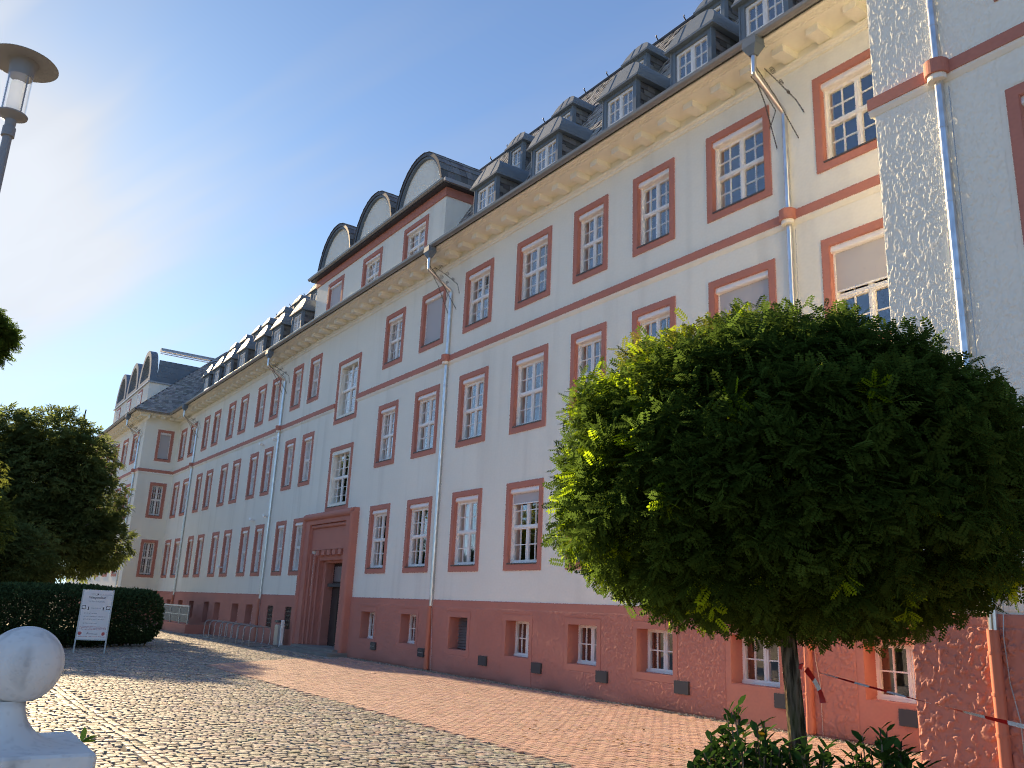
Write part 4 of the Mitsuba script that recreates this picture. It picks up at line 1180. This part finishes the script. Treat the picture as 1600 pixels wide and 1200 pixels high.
for i in range(26):
    s = (i + 0.5) / 26 * HL; b = np.array([P0[0] + dv[0] * s, P0[1] + dv[1] * s, 0]) + r.normal(0, 0.12, 3) * [1, 1, 0]
    for j in range(3): m.tube([b, b + np.array([r.normal(0, .2), r.normal(0, .2), 0.7]), b + np.array([r.normal(0, .4), r.normal(0, .4), 1.4])], [0.025, 0.018, 0.008], 5)
put('stem', m.ply('bark'), k)

# laurel shrubs
LV = np.array([(0, 0, 0), (0.3, -0.2, 0.02), (0.7, -0.19, 0.01), (1, 0, -0.08), (0.7, 0.19, 0.01), (0.3, 0.2, 0.02), (0.5, 0, -0.02)])
LF = np.array([(0, 1, 6), (1, 2, 6), (2, 3, 6), (3, 4, 6), (4, 5, 6), (5, 0, 6)])
def shrub(key, x, y, top, rad, nst, seed):
    r = np.random.default_rng(seed)
    P, Dn, U, S = [], [], [], []
    st = MB()
    for i in range(nst):
        a = r.uniform(0, 6.28); q = rad * math.sqrt(r.random())
        e = np.array([x + q * math.cos(a), y + q * math.sin(a), top * (1 - 0.35 * (q / rad) ** 2) * r.uniform(0.72, 1.0)])
        b = np.array([x + 0.3 * q * math.cos(a), y + 0.3 * q * math.sin(a), 0.03])
        st.tube([b, (b + e) / 2 + r.normal(0, .03, 3), e], [0.012, 0.009, 0.004], 5)
        d = e - b; d /= np.linalg.norm(d)
        for j in range(22):
            t = 1 - 0.04 * j * r.uniform(0.8, 1.2)
            ph = j * 2.4 + r.uniform(0, .6); sd = np.array([math.cos(ph), math.sin(ph), 0])
            P.append(b + (e - b) * t); Dn.append(sd * (0.75 + 0.06 * j) + d * (0.7 - 0.05 * j) + r.normal(0, .15, 3)); U.append(np.array([0, 0, 1]) + sd * -0.3 + r.normal(0, .25, 3)); S.append(r.uniform(0.08, 0.125))
    n = len(P); g = np.array([0.042, 0.095, 0.022]) * r.uniform(0.55, 1.5, n)[:, None]
    yl = r.random(n) < 0.012; g[yl] = (0.45, 0.28, 0.03)
    v, f, c = scatter(LV, LF, np.array(P), orient(np.array(Dn), np.array(U)), np.array(S), g)
    put('foliage', mikit.ply((v, f), 'glossy_leaf', smooth=True, color=c), key); put('stem', st.ply('bark'), key)
def polar(azd, d): return -d * math.cos(math.radians(azd)), d * math.sin(math.radians(azd))
for (azd, d, top, rad, nst, l) in ((49.7, 6.3, 1.20, 0.42, 110, 'glossy laurel shrub left of the round tree trunk, tallest of the three'), (53.6, 6.2, 1.02, 0.36, 55, 'thin glossy laurel shrub in front of the round tree trunk'), (57.4, 6.2, 1.13, 0.42, 110, 'glossy laurel shrub right of the round tree trunk')):
    k = thing('laurel_shrub', l, 'shrub', 'laurel shrubs in the planting bed')
    shrub(k, *polar(azd, d), top, rad, nst, int(azd * 10))

# ------------------------------------------------------------------ street lamp
k = thing('street_lamp', 'grey street lamp with flat round hat and glass lantern at the upper left', 'street lamp')
lx0, ly0 = -6.5, 0.0
put('pole', MB().tube([(lx0, ly0, 0), (lx0, ly0, 0.6), (lx0, ly0, 0.62), (lx0, ly0, 4.84)], [0.05, 0.05, 0.034, 0.030], 20).ply('lamp_grey', 50), k)
def lathe(prof, n=40):
    prof = np.array(prof); a = np.arange(n) * 2 * math.pi / n
    v = np.stack([prof[:, 0][:, None] * np.cos(a), prof[:, 0][:, None] * np.sin(a), np.repeat(prof[:, 1][:, None], n, 1)], -1).reshape(-1, 3)
    f = [(i * n + j, i * n + (j + 1) % n, (i + 1) * n + (j + 1) % n, (i + 1) * n + j) for i in range(len(prof) - 1) for j in range(n)]
    return v, np.array(f)
def lth(name, prof, b, parent, at, sm=40): 
    v, f = lathe(prof)
    tm = trimesh.Trimesh(v, np.vstack([f[:, [0, 1, 2]], f[:, [0, 2, 3]]]), process=False)
    if tm.volume < 0: f = f[:, ::-1]
    return put(name, mikit.ply((v + np.array(at), f), b, smooth=sm), parent)
zt = 5.44
lth('base_plate', [(0.0, zt - 0.60), (0.042, zt - 0.60), (0.042, zt - 0.53), (0.034, zt - 0.52), (0.036, zt - 0.47), (0.098, zt - 0.435), (0.10, zt - 0.425), (0.0, zt - 0.42)], 'lamp_grey', k, (lx0, ly0, 0))
lth('hat', [(0.0, zt + 0.035), (0.12, zt + 0.03), (0.225, zt + 0.0), (0.23, zt - 0.006), (0.225, zt - 0.009), (0.10, zt - 0.0), (0.085, zt - 0.03), (0.078, zt - 0.12), (0.0, zt - 0.12)], 'lamp_grey', k, (lx0, ly0, 0))
lth('lantern_glass', [(0.078, zt - 0.425), (0.078, zt - 0.12)], 'lamp_glass', k, (lx0, ly0, 0))
lth('diffuser', [(0.0, zt - 0.42), (0.05, zt - 0.42), (0.05, zt - 0.17), (0.0, zt - 0.17)], 'lamp_opal', k, (lx0, ly0, 0))
m = MB()
for a in (0.7, 2.8, 4.9): m.box(lx0 + 0.07 * math.cos(a) - .005, lx0 + 0.07 * math.cos(a) + .005, ly0 + 0.07 * math.sin(a) - .005, ly0 + 0.07 * math.sin(a) + .005, zt - 0.425, zt - 0.12)
put('stay', m.ply('lamp_grey'), k)

# ------------------------------------------------------------------ gate post with ball
k = thing('gate_post', 'white painted gate post topped by a stone ball in the lower left corner', 'gate post')
bx_, by_ = -4.66, 0.47
a = np.linspace(-math.pi / 2 + 0.42, math.pi / 2, 40)
lth('ball', [(0.171 * math.cos(t), 1.41 + 0.171 * math.sin(t)) for t in a], 'post_paint', k, (bx_ - 0.0, by_ + 0.035, 0), True)
lth('neck', [(0.0, 1.255), (0.072, 1.255)] + [(0.075 + 0.20 * (1 - math.cos(t)), 1.25 - 0.185 * math.sin(t)) for t in np.linspace(0.02, math.pi / 2, 14)], 'post_paint', k, (bx_, by_, 0), 40)
def chamfer_box(x0, x1, y0, y1, z0, z1, c=0.012):
    pts = [(x, y, z) for x in (x0, x1) for y in (y0, y1) for z in (z0, z1)]
    P = []
    for x, y, z in pts:
        sx, sy, sz = (c if x == x0 else -c), (c if y == y0 else -c), (c if z == z0 else -c)
        P += [(x + sx, y + sy, z), (x + sx, y, z + sz), (x, y + sy, z + sz)]
    return trimesh.convex.convex_hull(np.array(P))
put('cap', mikit.ply(chamfer_box(bx_ - 0.35, bx_ + 0.35, by_ - 0.35, by_ + 0.35, 0.93, 1.065), 'post_paint'), k)
put('cap_moulding', mikit.ply(chamfer_box(bx_ - 0.40, bx_ + 0.40, by_ - 0.40, by_ + 0.40, 0.80, 0.925), 'post_paint'), k)
put('shaft', mikit.ply(chamfer_box(bx_ - 0.30, bx_ + 0.30, by_ - 0.30, by_ + 0.30, -0.05, 0.80), 'post_paint'), k)
k = thing('weed', 'small bright green weed sprouting on the gate post cap', 'weed')
P = np.array([(bx_ - 0.02, by_ + 0.34, 1.06)] * 4); Dn = np.array([(0.0, 0.1, 1.0), (0.25, 0.9, 0.45), (-0.1, 0.9, 0.35), (0.3, 0.8, 0.1)], float)
v, f, c = scatter(LV, LF, P, orient(Dn, np.array([(1, 0.3, 0.5), (0.3, -.3, 1), (0.1, -.2, 1), (.2, -.2, 1.0)])), np.array([0.07, 0.075, 0.06, 0.07]), np.array([(0.22, 0.34, 0.05)] * 4))
put('leaf', mikit.ply((v, f), 'leaf', color=c), k)

# ------------------------------------------------------------------ information board
k = thing('information_board', 'white freestanding information board on two legs in front of the hedge', 'sign')
sb = T().translate([-28.15, 4.68, 0]).rotate([0, 0, 1], 72)
W2, Z0, Z1 = 0.41, 0.40, 1.80
put('panel', MB().box(-W2, W2, -0.012, 0.012, Z0, Z1).ply('sign_white'), k, sb)
m = MB()
for s in (-1, 1): m.box(s * W2 - 0.02, s * W2 + 0.02, -0.015, 0.015, 0, Z1 + 0.01)
m.box(-W2, W2, -0.014, 0.014, Z0 - 0.03, Z0)
put('leg', m.ply('steel'), k, sb)
def text(s, h, z, cx=0, b='sign_ink', bold=True):
    t = meshkit.text_mesh(s, h, 0.002, bold); v = np.array(t.vertices); w = v[:, 0].max() + v[:, 0].min()
    v = np.stack([v[:, 0] - w / 2 + cx, -0.0125 - v[:, 2], v[:, 1] + z], -1)
    put('lettering', mikit.ply((v, np.array(t.faces)), b), k, sb)
text('Wegweiser', 0.062, 1.55); text('zu den Gebäuden', 0.04, 1.45, b='sign_grey')
m = MB()
for s in (-1, 1):
    for (a, b_, c, d) in ((0.28, 0.38, 1.24, 1.26), (0.28, 0.38, 1.34, 1.355), (0.28, 0.295, 1.26, 1.34), (0.37, 0.38, 1.26, 1.34), (0.19, 0.215, 1.22, 1.32)):
        x0, x1 = sorted((s * a, s * b_)); m.box(x0, x1, -0.0145, -0.0125, c, d)
m.box(-0.02, 0.02, -0.0145, -0.0125, 1.66, 1.7); m.box(-0.04, -0.01, -0.0145, -0.0125, 1.64, 1.66)
put('symbol', m.ply('sign_ink'), k, sb)
m = MB(); rr = np.random.default_rng(3)
for z, x0, x1 in ((1.67, -0.2, -0.06), (1.655, 0.05, 0.36), (1.27, -0.13, 0.13), (1.12, -0.3, 0.06), (1.03, -0.3, 0.06), (1.03, 0.1, 0.3), (0.95, -0.3, 0.06), (0.95, 0.1, 0.28), (0.84, -0.3, 0.08)):
    x = x0
    while x < x1: w = rr.uniform(0.015, 0.05); m.box(x, min(x1, x + w), -0.0145, -0.0125, z, z + 0.02); x += w + 0.012
put('small_print', m.ply('sign_grey'), k, sb, kind='stuff')
m = MB()
for z in (0.745, 0.71, 0.675, 0.47): m.box(-0.36, 0.36, -0.0145, -0.0125, z, z + 0.008)
for x in (-0.33, 0.30):
    m.add(np.stack([x + 0.05 * np.cos(np.arange(12) * math.pi / 6), np.full(12, -0.0145), 0.56 + 0.05 * np.sin(np.arange(12) * math.pi / 6)], -1), [(0, i, i + 1) for i in range(1, 11)])
put('emblem', m.ply('sign_red'), k, sb)
put('logo', MB().box(-0.15, 0.15, -0.0145, -0.0125, 0.54, 0.565).box(-0.13, -0.10, -0.0145, -0.0125, 0.565, 0.6).ply('sign_grey'), k, sb)

# ------------------------------------------------------------------ bicycle rack and bin
k = thing('bicycle_rack', 'row of nine steel bicycle hoops beside the red plinth', 'bicycle rack')
def hoop():
    a = np.linspace(math.pi, 0, 10); p = [(0, 0, 0.03)] + [(0, 0, 0.55)]
    p += [(0, 0.16 + 0.16 * math.cos(t), 0.58 + 0.16 * math.sin(t)) for t in a[1:6]]
    p += [(0, 0.62 + 0.16 * math.cos(t), 0.58 + 0.16 * math.sin(t)) for t in a[5:]]
    p += [(0, 0.78, 0.55), (0, 0.78, 0.18), (0, 0.76, 0.10), (0, 0.68, 0.05), (0, 0.0, 0.05)]
    return MB().tube(p, 0.021, 8).ply('steel', 50)
hp = hoop()
for i in range(9): put('hoop', hp, k, T().translate([-32.6 - i * 0.90, 10.83 + 0.04 * i, 0]))
for y in (11.25, 11.55): put('base_rail', MB().box(-40.2, -32.2, y, y + 0.05, 0.0, 0.045).ply('steel'), k)
k = thing('litter_bin', 'slim steel litter bin standing left of the red portal', 'bin')
put('body', mikit.ply(chamfer_box(-33.35, -32.95, 12.02, 12.3, 0.05, 0.82), 'steel'), k)
put('post', mikit.ply(chamfer_box(-32.94, -32.84, 12.1, 12.22, 0.0, 1.0), 'white_paint'), k)
put('lid', mikit.ply(chamfer_box(-33.36, -32.94, 12.0, 12.31, 0.90, 0.98), 'dark_metal'), k)

# ------------------------------------------------------------------ barrier tape
k = thing('barrier_tape', 'red and white barrier tape tied round the tree trunk and stretched to the right', 'barrier tape')
def ribbon(path, wid, twist, key, name, per=0.12):
    path = np.asarray(path, float); n = len(path)
    t = np.gradient(path, axis=0); t /= np.linalg.norm(t, axis=1, keepdims=True)
    up = np.array([0, 0, 1.0]) - t * t[:, 2:3]; up /= np.linalg.norm(up, axis=1, keepdims=True); sd = np.cross(t, up)
    e = (np.cos(twist)[:, None] * up + np.sin(twist)[:, None] * sd) * np.asarray(wid)[:, None] / 2
    L = np.concatenate([[0], np.cumsum(np.linalg.norm(np.diff(path, axis=0), axis=1))])
    V, F, C = [], [], []
    for i in range(n - 1):
        o = len(V); V += [path[i] - e[i], path[i] + e[i], path[i + 1] + e[i + 1], path[i + 1] - e[i + 1]]; F.append((o, o + 1, o + 2, o + 3))
        C += [(0.55, 0.02, 0.02) if int(L[i] / per) % 2 == 0 else (0.75, 0.74, 0.74)] * 4
    put(name, mikit.ply((np.array(V), np.array(F)), 'tape', color=np.array(C)), key)
tr0 = TB + (TC - TB) * 0 + np.array([0, 0, 1.40]); tr0[:2] = TB[:2] + (TC[:2] - TB[:2]) * 0.55
a = np.linspace(0, 2 * math.pi, 40)
ribbon(np.stack([tr0[0] + 0.074 * np.cos(a), tr0[1] + 0.074 * np.sin(a), tr0[2] + 0.015 * np.sin(a + 1)], -1), 0.035 + 0.02 * np.sin(a * 2), 0.3 * np.sin(a * 3), k, 'loop', 0.16)
s = np.linspace(0, 1, 160)
pa, pb = tr0 + [0.09, 0.05, -0.0], np.array([-1.2, 5.92, 1.06])
path = pa + (pb - pa) * s[:, None] + np.stack([0 * s, 0 * s, -0.05 * np.sin(math.pi * s)], -1)
ribbon(path, 0.022 + 0.04 * np.clip((s - 0.35) * 1.5, 0, 1), 1.2 + 0.9 * np.sin(s * 9), k, 'line', 0.14)
s = np.linspace(0, 1, 14)
ribbon(tr0 + [0.11, 0.02, 0] + np.stack([0.13 * s + 0.03 * np.sin(3 * s), 0.01 * s, -0.24 * s], -1), np.full(14, 0.06), 0.3 * np.sin(3 * s) + 0.2, k, 'tail', 0.09)
